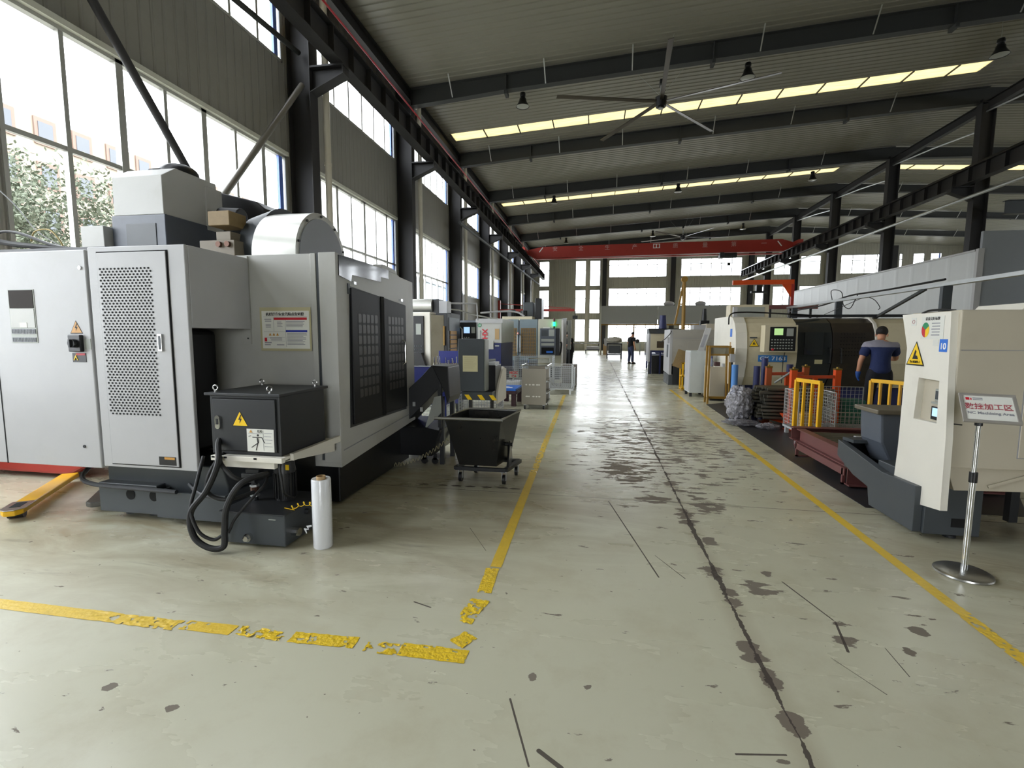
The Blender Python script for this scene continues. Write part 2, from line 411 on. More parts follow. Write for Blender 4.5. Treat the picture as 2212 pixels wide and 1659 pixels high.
    dX = mth('ABSOLUTE', mth('SUBTRACT', mth('SUBTRACT', X, .775), wob))
    wid = mth('ADD', rng(noi(3.2, 5, .7, (1, 1, 1), (4, 4, 0)), .42, .70, .003, .024), rng(noi(11, 4, .6, (1, 1, 1), (1, 8, 0)), .55, .75, .0, .022))
    jn = mth('LESS_THAN', dX, wid)
    edge = rng(dX, .02, .09, .35, 0.)
    col = mix(edge, col, '9a8f78')
    for yy, w in ((-1.5, .004), (4.45, .0045), (7.0, .003), (9.9, .004), (15.9, .004), (21.9, .005), (27.9, .005), (33.9, .006), (5.6, .002), (12.6, .003)):
        dY = mth('ABSOLUTE', mth('SUBTRACT', mth('ADD', Y, mth('MULTIPLY', wob, .3)), yy)); jn = mth('MAXIMUM', jn, mth('LESS_THAN', dY, w))
    def seg(a, c, w):
        ax, ay = a; bx, by = c; ux, uy = bx-ax, by-ay; q = ux*ux+uy*uy
        px = mth('SUBTRACT', X, ax); py = mth('SUBTRACT', Y, ay)
        t = mth('DIVIDE', mth('ADD', mth('MULTIPLY', px, ux), mth('MULTIPLY', py, uy)), q, clamp=True)
        ex = mth('SUBTRACT', px, mth('MULTIPLY', t, ux)); ey = mth('SUBTRACT', py, mth('MULTIPLY', t, uy))
        d = mth('SQRT', mth('ADD', mth('MULTIPLY', ex, ex), mth('MULTIPLY', ey, ey)))
        return mth('LESS_THAN', mth('ADD', d, mth('MULTIPLY', wob, .15)), w)
    for a, c, w in (((1314,1082),(1423,1247),.005), ((1415,1200),(1480,1250),.003), ((1102,1510),(1142,1655),.004), ((1164,1622),(1212,1659),.009),
                    ((1690,1257),(1800,1340),.005), ((1805,1345),(1832,1408),.006), ((895,1300),(930,1312),.005), ((1590,1629),(1698,1631),.004),
                    ((1795,1421),(1915,1500),.002), ((1912,1400),(1965,1462),.002), ((1015,1140),(1050,1190),.002)):
        A, C = W(*a, Z=0), W(*c, Z=0); jn = mth('MAXIMUM', jn, seg((A.x, A.y), (C.x, C.y), w))
    col = mix(mth('MULTIPLY', ch, .85), col, '63564c')
    col = mix(mth('MULTIPLY', jn, .92), col, '3c322c')
    L.new(col, b.inputs['Base Color'])
    bad = mth('MAXIMUM', ch, jn)
    ro = mth('ADD', rng(noi(1.1, 6, .6, (.6, 1.6, 1), (5, 0, 0)), .3, .7, .21, .36), mth('MULTIPLY', bad, .55))
    L.new(ro, b.inputs['Roughness']); b.inputs['Specular IOR Level'].default_value = .6
    h = mth('SUBTRACT', mth('MULTIPLY', noi(5, 3, .5, (.6, 2., 1)), .25), mth('MULTIPLY', bad, .5))
    bp = N.new('ShaderNodeBump'); bp.inputs['Strength'].default_value = .2; bp.inputs['Distance'].default_value = .004
    L.new(h, bp.inputs['Height']); L.new(bp.outputs[0], b.inputs['Normal'])
    return m
tag(obj('floor', MB().box(-7.1, 36.2, -8, 52.6, -.2, 0), floor_material()), kind='structure')
tag(obj('ground_outside', MB().quad((-90,-60,-.25),(-7.2,-60,-.25),(-7.2,120,-.25),(-90,120,-.25)).quad((-7.2,53,-.25),(60,53,-.25),(60,120,-.25),(-7.2,120,-.25)), OUTG), kind='structure')

# ------------------------------------------------------------------ bay grid
BAY = 5.98
CY_ = [10.45+BAY*k for k in range(8)]        # column rows 10.45 ... 52.3
def yc(k): return 10.45+BAY*k
XW = -6.95; YE = 52.35
nwin = [0]
def window(axis, p, a0, a1, z0, z1, mull, bars, thick=(), blue=True, t=.05, glass=True):
    """window in a wall at axis=p spanning a0..a1, z0..z1"""
    nwin[0] += 1
    w = thing('window_%d' % nwin[0], None, None, kind='structure')
    def B(mb, u0, u1, d0, d1, q0, q1):
        if axis == 'x': mb.box(p+d0, p+d1, u0, u1, q0, q1)
        else: mb.box(u0, u1, p+d0, p+d1, q0, q1)
    f = MB()
    for u in (a0, a1-t): B(f, u, u+t, -.05, .05, z0, z1)
    for q in (z0, z1-t): B(f, a0, a1, -.05, .05, q, q+t)
    obj('window_frame', f, ALU, w)
    f = MB()
    for u in mull: B(f, u-.03, u+.03, -.04, .04, z0, z1)
    for u in thick: B(f, u-.055, u+.055, -.05, .05, z0, z1)
    for q in bars: B(f, a0, a1, -.03, .03, q-.03, q+.03)
    if f.v: obj('mullion', f, ALU, w)
    if blue:
        f = MB(); B(f, a1-.24, a1-.12, -.03, .03, z0, z1); obj('jamb_film', f, ALUB, w)
    if glass:
        f = MB()
        if axis == 'x': f.quad((p,a0,z0),(p,a1,z0),(p,a1,z1),(p,a0,z1))
        else: f.quad((a0,p,z0),(a1,p,z0),(a1,p,z1),(a0,p,z1))
        obj('pane', f, GLASS, w)
    return w
# left wall
holes = []
for k in range(-2, 7):
    y0, y1 = yc(k-1)+.3, yc(k)-.3
    up = (7.42, 9.03); lo = (1.0, 5.45) if k < 3 else (4.12 if k < 5 else 4.3, 5.45)
    if k == 2: lo = (2.6, 5.45)
    if k == 3: lo = (3.6, 5.45)
    ms = [y0+.77*i for i in range(1, 8) if y0+.77*i < y1-.3]
    holes.append((y0, y1, *up)); window('x', XW, y0, y1, *up, ms, [], blue=True)
    if k in (5, -2): continue
    if k >= 4: yb0 = y0+1.6
    else: yb0 = y0
    holes.append((yb0, y1, *lo))
    m2 = [m for m in ms if m > yb0+.2]
    window('x', XW, yb0, y1, *lo, m2[0::2] if k < 2 else m2, [3.93] if k < 3 else [], thick=m2[1::2] if k < 2 else (), blue=True)
w = MB()
for c in wall_cells(-8, YE, 0, 10.2, holes): w.box(XW-.1, XW+.03, *c)
tag(obj('wall_left', w, WALLP), kind='structure')
n = 0
for k in range(-2, 7):        # pale reveals above the lower windows
    if k == 5: continue
    n += 1; y0, y1 = yc(k-1)+.3, yc(k)-.3
    tag(obj('trim_%d' % n, MB().box(XW+.03, XW+.12, y0, y1, 5.45, 5.53), SILL), kind='structure')
for k in (4, 5, 6):
    n += 1
    tag(obj('trim_%d' % n, MB().box(XW+.03, XW+.16, yc(k-1)+.35, yc(k-1)+.45, 0, 9.6), SILL), kind='structure')
# a roller door in the left wall, further down
n += 1
tag(obj('door_1', MB().box(XW+.03, XW+.1, yc(4)+.6, yc(5)-.6, 0, 4.1), mat('white_roller_door', 'bfc0be', .4, wav=('Z', .1, .6))), kind='structure')
# end wall with its rows of windows (positions read at the end wall plane)
holes = []
def ex(u): return W(u, 600, Y=YE).x
tops = [(1165,1187),(1243,1266),(1274,1297),(1315,1440),(1470,1602),(1632,1662),(1670,1716),(1727,1771),(1813,1918),(1938,1946),(1968,1993),(2005,2030)]
for i, (u0, u1) in enumerate(tops):
    a0, a1 = ex(u0), ex(u1); wd = a1-a0
    nm = max(1, int(wd/.95)); ms = [a0+wd*j/nm for j in range(1, nm)]
    zz = [(7.6, 9.42), (4.65, 6.52)] if i > 2 else [(6.75, 9.42), (3.9, 6.4), (.9, 3.3)]
    if i == 0: zz = [(6.75, 9.42), (3.5, 6.4)]
    if 3 <= i <= 4: zz.append((.9, 3.3))
    for z0, z1 in zz:
        holes.append((a0, a1, z0, z1)); window('y', YE, a0, a1, z0, z1, ms, [(z0+z1)/2+.35], blue=(i == 11), t=.06)
w = MB()
for c in wall_cells(-7.1, 36.2, 0, 11.4, holes): w.box(c[0], c[1], YE-.03, YE+.1, c[2], c[3])
tag(obj('wall_back', w, WALLPX), kind='structure')
# right side wall and the wall behind the camera, its unseen open doorway added and sized for the light
holes = []
for k in range(-2, 7):
    y0, y1 = yc(k-1)+.5, yc(k)-.5; holes.append((y0, y1, 4.6, 6.5)); window('x', 36., y0, y1, 4.6, 6.5, [], [], blue=False)  # windows added to bring light in from the right
w = MB()
for c in wall_cells(-8, YE, 0, 10.2, holes): w.box(35.97, 36.1, *c)
tag(obj('wall_right', w, WALLP), kind='structure')
RD = [(0., 3.0, 0, 3.5)]
w = MB()
for c in wall_cells(-7.1, 36.2, 0, 11.4, RD): w.box(c[0], c[1], -8.1, -8, c[2], c[3])
tag(obj('wall_front', w, WALLPX), kind='structure')
tag(obj('ground_front', MB().quad((-40,-60,-.02),(60,-60,-.02),(60,-8.05,-.02),(-40,-8.05,-.02)), OUTG), kind='structure')

# ceiling: profiled deck, ribs across the hall, ridge above the right column row
XR = 14.6
def zc(x): return 9.85+(min(x, 2*XR-x)+6.1)*.0602
LITE = [(8.3, 9.1), (20.24, 21.06), (31.0, 31.8), (41.6, 42.4)]  # first strip lies out of view overhead, added for light
def deck(x0, x1, y0, y1, per=.25, h=.025):
    mb = MB(); prof = []; y = y0
    while y < y1-.01:
        for dy, dz in ((0, 0), (per*.62, 0), (per*.70, h), (per*.92, h)):
            if y+dy < y1: prof.append((y+dy, dz))
        y += per
    prof.append((y1, 0))
    xs = [x0, XR, x1] if x0 < XR < x1 else [x0, x1]
    vs = []
    for x in xs: vs += [(x, a, zc(x)+d) for a, d in prof]
    k = len(prof); fs = [(j*k+i, (j+1)*k+i, (j+1)*k+i+1, j*k+i+1) for j in range(len(xs)-1) for i in range(k-1)]
    mb.add(vs, fs); nv = len(mb.v)   # thickness on top
    mb.add([(x, a, zc(x)+.12) for x in xs for a in (y0, y1)], [(0,1,3,2)]+([(2,3,5,4)] if len(xs) == 3 else []))
    return mb
DECK = mat('ceiling_deck', '868479', .38, var=.05, vs=.6, dirt=.2, dcol='6a675c')
ys = [-8]+[q for a in LITE for q in a]+[YE]
allc = MB()
for i in range(0, len(ys), 2):
    d = deck(-7.1, 36.2, ys[i], ys[i+1]); allc.add(d.v, d.f)
for a, b in LITE:                 # strips left and right of the rooflights
    for x0, x1 in ((-7.1, -6.2), (13.3, 15.6), (35.0, 36.2)):
        d = deck(x0, x1, a, b); allc.add(d.v, d.f)
o = tag(obj('ceiling', allc, DECK), kind='structure')
# rooflights
RN = ['nearest', 'second', 'third', 'farthest']
for side, (x0, x1) in (('left', (-6.2, 13.3)), ('right', (15.6, 35.0))):
    for i, (a, b) in enumerate(LITE):
        lab = 'yellowed translucent rooflight strip over the %s bay, %s from the camera' % ('main' if side == 'left' else 'right-hand', ['added unseen for light, nearest', 'second', 'third', 'farthest'][i])
        t = thing('rooflight', lab, 'skylight', ((x0+x1)/2, a, zc(x0)), 'rooflight strips')
        s = MB().add([(x0,a,zc(x0)+.03),(x1,a,zc(x1)+.03),(x1,b,zc(x1)+.03),(x0,b,zc(x0)+.03)], [(0,1,2,3)])
        obj('sheet', s, ROOFL, t)
        x = x0
        while x < x1:
            obj('glazing_bar', MB().box(x-.02, x+.02, a, b, zc(x)-.02, zc(x)+.025), FRAME2, t); x += 1.42

# ------------------------------------------------------------------ steel columns, rafters, runway beams
def ibeam(mb, a, b, w, h, tf=.02, tw=.015):
    """I section centred on the line a-b"""
    a, b = Vector(a), Vector(b); z = Vector((0,0,h/2-tf/2))
    mb.bar(a+z, b+z, w, tf, up=(0,0,1)); mb.bar(a-z, b-z, w, tf, up=(0,0,1)); mb.bar(a, b, tw, h-2*tf, up=(0,0,1))
ORD = ['nearest', 'second', 'third', 'fourth', 'fifth', 'sixth', 'seventh', 'eighth']
def column(x0, x1, y, z1, lab, grp, side):
    t = thing('steel_column', lab, 'column', ((x0+x1)/2, y, 0), grp)
    m = MB(); m.box(x0, x0+.02, y-.15, y+.15, 0, z1); m.box(x1-.02, x1, y-.15, y+.15, 0, z1); m.box(x0+.02, x1-.02, y-.012, y+.012, 0, z1)
    obj('shaft', m, FRAME, t)
    c = MB(); xi, d = (x1, 1) if side == 'L' else (x0, -1)     # corbel carrying the runway beam
    c.prism([(xi, 7.38), (xi+d*.78, 7.38), (xi+d*.78, 7.2), (xi, 6.85)], 'y', y-.012, y+.012)
    c.box(xi, xi+d*.8, y-.14, y+.14, 7.36, 7.4); c.add(*_slab((xi, 6.85), (xi+d*.8, 7.19), .02, y-.14, y+.14)); c.box(xi+d*.76, xi+d*.78, y-.13, y+.13, 7.2, 7.38)
    obj('corbel', c, FRAME, t)
    obj('base_plate', MB().box(x0-.03, x1+.03, y-.165, y+.165, 0, .03), FRAME, t)
    return t
def _slab(p, q, th, y0, y1):
    (ax, az), (bx, bz) = p, q
    return ([(ax,y0,az),(bx,y0,bz),(bx,y1,bz),(ax,y1,az),(ax,y0,az+th),(bx,y0,bz+th),(bx,y1,bz+th),(ax,y1,az+th)],
            [(0,3,2,1),(4,5,6,7),(0,1,5,4),(1,2,6,5),(2,3,7,6),(3,0,4,7)])
for k in range(0, 7):
    column(-6.9, -6.36, yc(k), 9.8, 'dark steel column against the window wall, %s from the camera' % ORD[k], 'columns along the left wall', 'L')
for k in range(-1, 7):
    column(14.35, 14.85, yc(k), 10.6, 'dark steel column in the right-hand row under the roof ridge, %s from the camera' % ORD[k+1], 'columns along the right of the main bay', 'R')
for k in range(2, 7):
    t = thing('steel_column', 'dark steel post at the far right wall line, %s from the camera' % ORD[k-2], 'column', (35.6, yc(k), 0), 'columns along the far right wall')
    obj('shaft', MB().box(35.4, 35.9, yc(k)-.15, yc(k)+.15, 0, 9.8), FRAME, t)
for i, (u) in enumerate((1268, 1306, 1454, 1622, 1790, 1928)):    # posts on the end wall
    x = W(u, 600, Y=YE-.3).x
    t = thing('wind_post', 'dark steel post standing against the end wall, %s from the left' % ORD[i], 'column', (x, YE-.3, 0), 'posts of the end wall')
    wd = .28 if i == 0 else .42
    m = MB(); m.box(x-wd/2, x+wd/2, YE-.5, YE-.48, 0, 10.1); m.box(x-.01, x+.01, YE-.48, YE-.1, 0, 10.1); m.box(x-wd/2, x+wd/2, YE-.1, YE-.08, 0, 10.1)
    obj('shaft', m, PVC if i == 0 else FRAME, t)
def rafter(k):
    y = yc(k) if k > 0 else yc(k)
    lab = 'dark tapered steel rafter across the main bay, %s from the camera' % ORD[k+1] if k >= 0 else 'dark steel rafter across the main bay, behind the nearest roof strip'
    t = thing('roof_rafter', lab, 'roof beam', (4, y, 9.8), 'rafters of the main bay')
    m = MB()
    a = [(-6.4, 9.22), (-3.0, 9.5), (XR-3.2, zc(XR-3.2)-.58), (XR, zc(XR)-.62)]
    top = lambda x: zc(x)-.03
    m.prism(a+[(XR, top(XR)), (-6.4, top(-6.4))], 'y', y-.01, y+.01)
    for p, q in zip(a[:-1], a[1:]): m.add(*_slab(p, q, .02, y-.13, y+.13))
    m.add(*_slab((-6.4, top(-6.4)-.02), (XR, top(XR)-.02), .02, y-.13, y+.13))
    for x in (-3.1, 3.3, 9.7): m.box(x-.01, x+.01, y-.12, y+.12, zc(x)-.56, top(x)); m.box(x-.05, x+.05, y-.16, y+.16, zc(x)-.68, zc(x)-.57)
    obj('web_and_flanges', m, FRAME2, t)
    for x in (-4.9, -1.8, .9, 4.6, 7.6, 11.2):       # light angle braces up to the deck
        zb = zc(x)-.52
        obj('fly_brace', MB().bar((x, y-.13, zb-.02), (x-.02, y-.55, zc(x)), .035, .012).bar((x, y+.13, zb-.02), (x-.02, y+.55, zc(x)), .035, .012), GALV, t)
def rafter_r(k):
    y = yc(k)
    t = thing('roof_rafter', 'dark steel rafter over the right-hand bay, %s from the camera' % ORD[k+1], 'roof beam', (25, y, 9.8), 'rafters of the right-hand bay')
    m = MB(); top = lambda x: zc(x)-.03
    a = [(XR, zc(XR)-.62), (XR+3.2, zc(XR+3.2)-.5), (32, zc(32)-.45), (35.6, 9.2)]
    m.prism(a+[(35.6, top(35.6)), (XR, top(XR))], 'y', y-.01, y+.01)
    for p, q in zip(a[:-1], a[1:]): m.add(*_slab(p, q, .02, y-.13, y+.13))
    obj('web_and_flanges', m, FRAME2, t)
    for x in (18, 21.4, 25, 28.6): obj('fly_brace', MB().bar((x, y-.13, zc(x)-.5), (x, y-.55, zc(x)), .035, .012), GALV, t)
for k in range(-1, 7): rafter(k); rafter_r(k)
def runway(x, lab, d):
    t = thing('crane_runway_beam', lab, 'crane beam', (x, 30, 7.4), 'crane runway beams')
    y0, y1 = -7.5, 52.0
    m = MB(); ibeam(m, (x, y0, 7.7), (x, y1, 7.7), .3, .58)
    obj('beam', m, FRAME, t)
    s = MB(); y = y0+.5
    while y < y1: s.box(x-.14, x+.14, y-.006, y+.006, 7.43, 7.97); y += .85
    obj('stiffener', tag_stuff(s), FRAME, t)
    obj('rail', MB().box(x-.035, x+.035, y0, y1, 7.99, 8.1), BLACKM, t)
def tag_stuff(s): return s
runway(-5.72, 'long dark crane runway beam on corbels along the left window wall', 1)
runway(14.0, 'long dark crane runway beam on the right-hand row of columns', -1)
# eave beam left, tie beams and pipes
def simple(name, mb, m, lab, cat, group=None, bev=0, smooth=False): return tag(obj(name, mb, m, bev=bev, smooth=smooth), lab, cat, group)
m = MB(); ibeam(m, (-6.45, -7.5, 9.55), (-6.45, 52, 9.55), .22, .4)
simple('eave_beam', m, FRAME, 'dark steel eave beam along the top of the left wall', 'beam')
for k in range(-1, 6):
    m = MB(); ibeam(m, (XR-.05, yc(k)+.15, 10.35), (XR-.05, yc(k+1)-.15, 10.35), .2, .34)
    simple('tie_beam', m, FRAME, 'dark steel tie beam between right-hand column tops, %s bay from the camera' % ORD[k+1], 'beam', 'tie beams of the right-hand row')
    if k > -1 and k < 5:
        simple('tie_tube', MB().tube([(XR, yc(k)+.1, 9.55), (XR-.02, yc(k)+3, 9.9), (XR-.05, yc(k+1)-.1, 10.15)], .035), GALV, 'thin diagonal strut under the ridge tie beam, %s bay from the camera' % ORD[k+1], 'strut', 'struts of the right-hand row')
simple('conductor_pipe', MB().tube([(-5.52, -7, 8.14), (-5.52, 52, 8.14)], .022), REDL, 'thin red conductor pipe running on top of the left crane beam', 'pipe', smooth=True)
for k in range(0, 7):
    y = yc(k)+.26
    p = [(-6.22, y, 0), (-6.22, y, 8.9), (-6.24, y, 9.25), (-6.42, y, 9.45), (-6.6, y, 9.6)]
    t = thing('downpipe', 'pale round downpipe on the window-side column, %s from the camera' % ORD[k], 'pipe', (-6.22, y, 0), 'rainwater downpipes on the left columns')
    obj('pipe', MB().tube(spline(p, 4), .075, 12), PVC, t, smooth=True)
    for z in (1.5, 3.4, 5.4, 7.2): obj('pipe_collar', MB().cyl((-6.22, y, z), (-6.22, y, z+.07), .084, n=12), PVC, t, smooth=True)
simple('wall_tube', MB().tube([(-6.12, 21.3, 6.5), (-6.12, 52, 6.9)], .07, 10), FRAME2, 'long grey tube running along the left wall below the crane beam', 'pipe', smooth=True)
simple('overhead_pipe', MB().tube([(13.3, 3, 6.55), (13.3, 52, 6.75)], .06, 10), GALV, 'long grey pipe along the right-hand columns below the crane beam', 'pipe', smooth=True)
# wind bracing in the first left bay
def brace(a, b, lab, m=FRAME, r=.06): simple('wind_brace', MB().tube([a, b], r, 12), m, lab, 'brace', 'wind braces by the left windows', smooth=True)
brace((-6.55, 4.6, 7.15), (-6.55, 7.45, 3.65), 'dark round brace slanting down across the first large window, left one of the pair')
brace((-6.55, 10.3, 7.0), (-6.55, 7.55, 3.65), 'grey round brace rising to the nearest column, right one of the pair', mat('worn_grey_tube', '6d6a62', .4, dirt=.3))
brace((-6.6, 4.6, 7.3), (-6.6, 10.3, 7.68), 'grey round tie across the upper window beside the nearest column', FRAME2, .055)
m = MB(); ibeam(m, (14.9, 21.5, 6.35), (36, 21.5, 6.35), .25, .5)
simple('cross_beam', m, SLATE, 'heavy blue-grey beam above the grey panel room at right', 'beam')

# ------------------------------------------------------------------ partition room on the right, far enclosure
t = thing('partition_room', 'white and grey panel room behind the lathes at right', 'partition', (12, 18.3, 0))
obj('side_panel', MB().box(12, 12.1, 18.2, 33.2, 0, 4.28), PARTN, t)
obj('end_panel', MB().box(12.1, 24, 18.2, 18.3, 0, 4.9), PARTD, t)
obj('corner_trim', MB().box(11.97, 12.14, 18.14, 18.26, 0, 4.35), WHITE2, t)
obj('top_trim', MB().box(11.97, 12.13, 18.3, 33.2, 4.28, 4.34), WHITE2, t)
t = thing('far_enclosure', 'grey panel fascia on a brown steel frame at the end of the aisle', 'enclosure', (5, 40, 0))
for i, (a, b) in enumerate(((.25, 4.68), (4.72, 11.0))):
    obj('fascia_panel', MB().box(a, b, 39.95, 40.05, 2.5, 3.93), FASC, t)
m = MB()
for x in (.3, 2.9, 5.2, 8.2, 10.9): m.box(x-.05, x+.05, 40.1, 40.2, 0, 2.5)
m.box(.25, 11, 40.08, 40.2, 2.38, 2.5)
obj('frame', m, OCHRE, t)
obj('corner_post', MB().box(.22, .3, 39.9, 40.06, 0, 3.93), SILL, t)
obj('roof_panel', MB().box(.25, 11, 40.05, 44, 3.85, 3.93), FASC, t)
for x in (.3, 10.9): obj('rear_post', MB().box(x-.05, x+.05, 43.8, 43.9, 0, 3.85), OCHRE, t)
# portals for the daylight
for k in range(-2, 3): portal('daylight_portal', (XW-.02, (yc(k-1)+yc(k))/2, 3.2), (0, PI/2*-1, 0), 4.5, 5.4)
for k in range(-2, 3): portal('daylight_portal', (XW-.02, (yc(k-1)+yc(k))/2, 8.2), (0, PI/2*-1, 0), 1.7, 5.4)
portal('daylight_portal', (XW-.02, 37, 4.8), (0, -PI/2, 0), 1.4, 29)
portal('daylight_portal', (XW-.02, 37, 8.2), (0, -PI/2, 0), 1.7, 29)
portal('daylight_portal', (8, YE+.15, 8.5), (-PI/2, 0, 0), 30, 2)
portal('daylight_portal', (8, YE+.15, 5.4), (-PI/2, 0, 0), 30, 2.2)
portal('daylight_portal', (1.5, -8.15, 1.75), (PI/2, 0, 0), 3.0, 3.5)
portal('daylight_portal', (36.05, 22, 5.5), (0, PI/2, 0), 2, 50)
# ------------------------------------------------------------------ near-left machining centre
def warn_tri(parent, face, c, s, m=WARN, glyph='bolt', name='warning_sign'):
    """triangle warning sticker; c = centre, s = side"""
    h = s*.866; x, y, z = c
    def T(k, d):
        pts = [(-s*k/2, -h*k*.4), (s*k/2, -h*k*.4), (0, h*k*.6)]
        if face == '-y': return [(x+a, y-d, z+b) for a, b in pts]
        return [(x-d, y-a, z+b) for a, b in pts]    # faces -x
    o = obj(name, MB().add(T(1, .001), [(0,1,2)]), INK, parent)
    obj('sign_field', MB().add(T(.86, .002), [(0,1,2)]), m, o)
    g = MB()
    if glyph == 'bolt': P2 = [(.04,.30),(-.10,.02),(0,.02),(-.04,-.20),(.12,.08),(.02,.08),(.10,.30)]
    else: P2 = [(-.16,-.12),(-.02,.22),(.05,.16),(.0,.02),(.1,.0),(.16,-.12)]
    pts = [(a*s, b*s) for a, b in P2]
    if face == '-y': v = [(x+a, y-.003, z+b) for a, b in pts]
    else: v = [(x-.003, y-a, z+b) for a, b in pts]
    obj('sign_symbol', g.add(v, [tuple(range(len(v)))]), INK, o)
    return o
mc = thing('machining_center', 'large white machining center at left with black sliding doors and perforated cabinet door', 'machine', (-3.4, 4.2, 0))
Yf = 3.10
cab = obj('electrical_cabinet', MB().box(-3.79, -2.95, Yf, 3.13, .47, 2.15).box(-3.79, -2.95, 3.131, 3.75, 1.55, 2.15).box(-3.79, -3.46, 3.131, 3.75, .47, 1.549), WHITE2, mc, bev=.006)
dr = obj('perforated_door', MB().box(-3.70, -3.10, Yf-.012, Yf-.0045, .50, 2.105), WHITE2, cab, bev=.004)
obj('door_gap', MB().box(-3.708, -3.09, Yf-.004, Yf-.0005, .492, 2.113), HOLE, cab)
hm = MB()
nz = 52
for j in range(nz):
    z = 1.985-(1.985-.895)*j/(nz-1); off = (j % 2)*.5
    for i in range(14):
        x = -3.672+(i+off)*.0325
        hm.add([(x-.0105, Yf-.0135, z), (x-.005, Yf-.0135, z-.007), (x+.005, Yf-.0135, z-.007), (x+.0105, Yf-.0135, z), (x+.005, Yf-.0135, z+.007), (x-.005, Yf-.0135, z+.007)], [(0,1,2,3,4,5)])
tag(obj('vent_perforation', hm, HOLE, cab), kind='stuff')
lt = obj('latch', MB().box(-3.205, -3.165, Yf-.024, Yf-.012, 1.375, 1.505), CHROME, cab, bev=.004)
obj('latch_slot', MB().box(-3.195, -3.175, Yf-.026, Yf-.023, 1.39, 1.49), SLATE, cab)
obj('caution_plate', MB().box(-3.27, -3.12, Yf-.014, Yf-.011, .51, .575), BLACK, cab)
obj('caution_strip', MB().box(-3.22, -3.13, Yf-.0155, Yf-.0135, .555, .572), WARN2, cab)
lc = obj('control_cabinet', MB().box(-5.35, -3.815, Yf, 3.9, .45, 2.135), WHITE2, mc, bev=.008)
obj('cabinet_gap', MB().box(-3.815, -3.79, Yf+.03, Yf+.3, .47, 2.12), HOLE, mc)
obj('panel_seam', MB().box(-4.735, -4.725, Yf-.002, Yf+.01, .45, 2.13), HOLE, lc)
v = obj('recess_window', MB().box(-4.565, -4.315, Yf-.003, Yf+.01, 1.43, 1.845), GREYG, lc)
obj('dark_opening', MB().box(-4.555, -4.325, Yf-.006, Yf-.001, 1.70, 1.84), mat('dark_brown_opening', '2c2622', .85), lc)
obj('inner_plate', MB().box(-4.555, -4.325, Yf-.006, Yf-.001, 1.55, 1.695), WHITE, lc)
obj('paper_tag', MB().box(-4.47, -4.40, Yf-.008, Yf-.005, 1.55, 1.59), PAPER, lc)
for i, z in enumerate((1.52, 1.455)):
    obj('terminal_strip', MB().box(-4.555, -4.325, Yf-.007, Yf-.003, z-.018, z+.018), GINK, lc)
    f = MB()
    for j in range(16): f.box(-4.55+j*.0142, -4.543+j*.0142, Yf-.0085, Yf-.006, z-.015, z+.015)
    tag(obj('terminal_slots', f, SLATE, lc), kind='stuff')
warn_tri(lc, '-y', (-3.945, Yf, 1.545), .118, WARN2)
sw = obj('main_switch', MB().box(-4.0, -3.885, Yf-.03, Yf, 1.365, 1.495), BLACK, lc, bev=.006)
obj('switch_knob', MB().cyl((-3.94, Yf-.055, 1.43), (-3.94, Yf-.028, 1.43), .032, n=16).box(-3.947, -3.933, Yf-.07, Yf-.05, 1.40, 1.46), DKGREY, lc)
obj('rating_plate', MB().box(-3.878, -3.822, Yf-.003, Yf, 1.385, 1.465), GREYG, lc)
obj('danger_plate', MB().box(-4.0, -3.875, Yf-.003, Yf, 1.285, 1.355), BLACK, lc)
obj('danger_strip', MB().box(-3.965, -3.88, Yf-.005, Yf-.002, 1.338, 1.353), RED, lc)
obj('danger_figure', MB().bar((-3.985, Yf-.004, 1.30), (-3.965, Yf-.004, 1.33), .006).bar((-3.965, Yf-.004, 1.33), (-3.95, Yf-.004, 1.30), .005).bar((-3.975, Yf-.004, 1.325), (-3.955, Yf-.004, 1.345), .005), WARN, lc)
obj('lock_button', MB().cyl((-3.865, Yf-.008, 2.0), (-3.865, Yf, 2.0), .014, n=12), CHROME, lc)
obj('lock_button', MB().cyl((-3.96, Yf-.006, .62), (-3.96, Yf, .62), .012, n=12), DKGREY, lc)
# enclosure
Xr = -2.15
bd = obj('enclosure', MB().prism([(3.77, .36), (5.5, .49), (5.47, 2.12), (5.10, 2.14), (4.95, 2.18), (3.77, 2.18)], 'x', -4.9, Xr), WHITE, mc, bev=.006)
obj('corner_panel', MB().box(-2.30, Xr+.006, 3.755, 3.80, .40, 2.185), WHITE, mc, bev=.004)
obj('corner_groove', MB().box(-2.325, -2.302, 3.762, 3.775, .42, 2.18), SLATE, mc)
obj('seam_strip', MB().box(-2.375, -2.328, 3.756, 3.775, .42, 2.18), WHITE, mc, bev=.003)
obj('inner_flange', MB().box(-3.03, -2.96, 3.752, 3.775, 1.42, 2.17), WHITE, mc)
for z in (1.47, 1.70, 1.95, 2.12): obj('screw', MB().cyl((-2.985, 3.748, z), (-2.985, 3.753, z), .007, n=8), DKGREY, mc)
obj('cable_duct', MB().box(-3.46, -3.30, 3.45, 3.76, .5, 1.54), BLACK, mc, bev=.04)
obj('dark_backing', MB().box(-2.9, -2.40, 3.755, 3.78, .36, .46), BLACKM, mc)
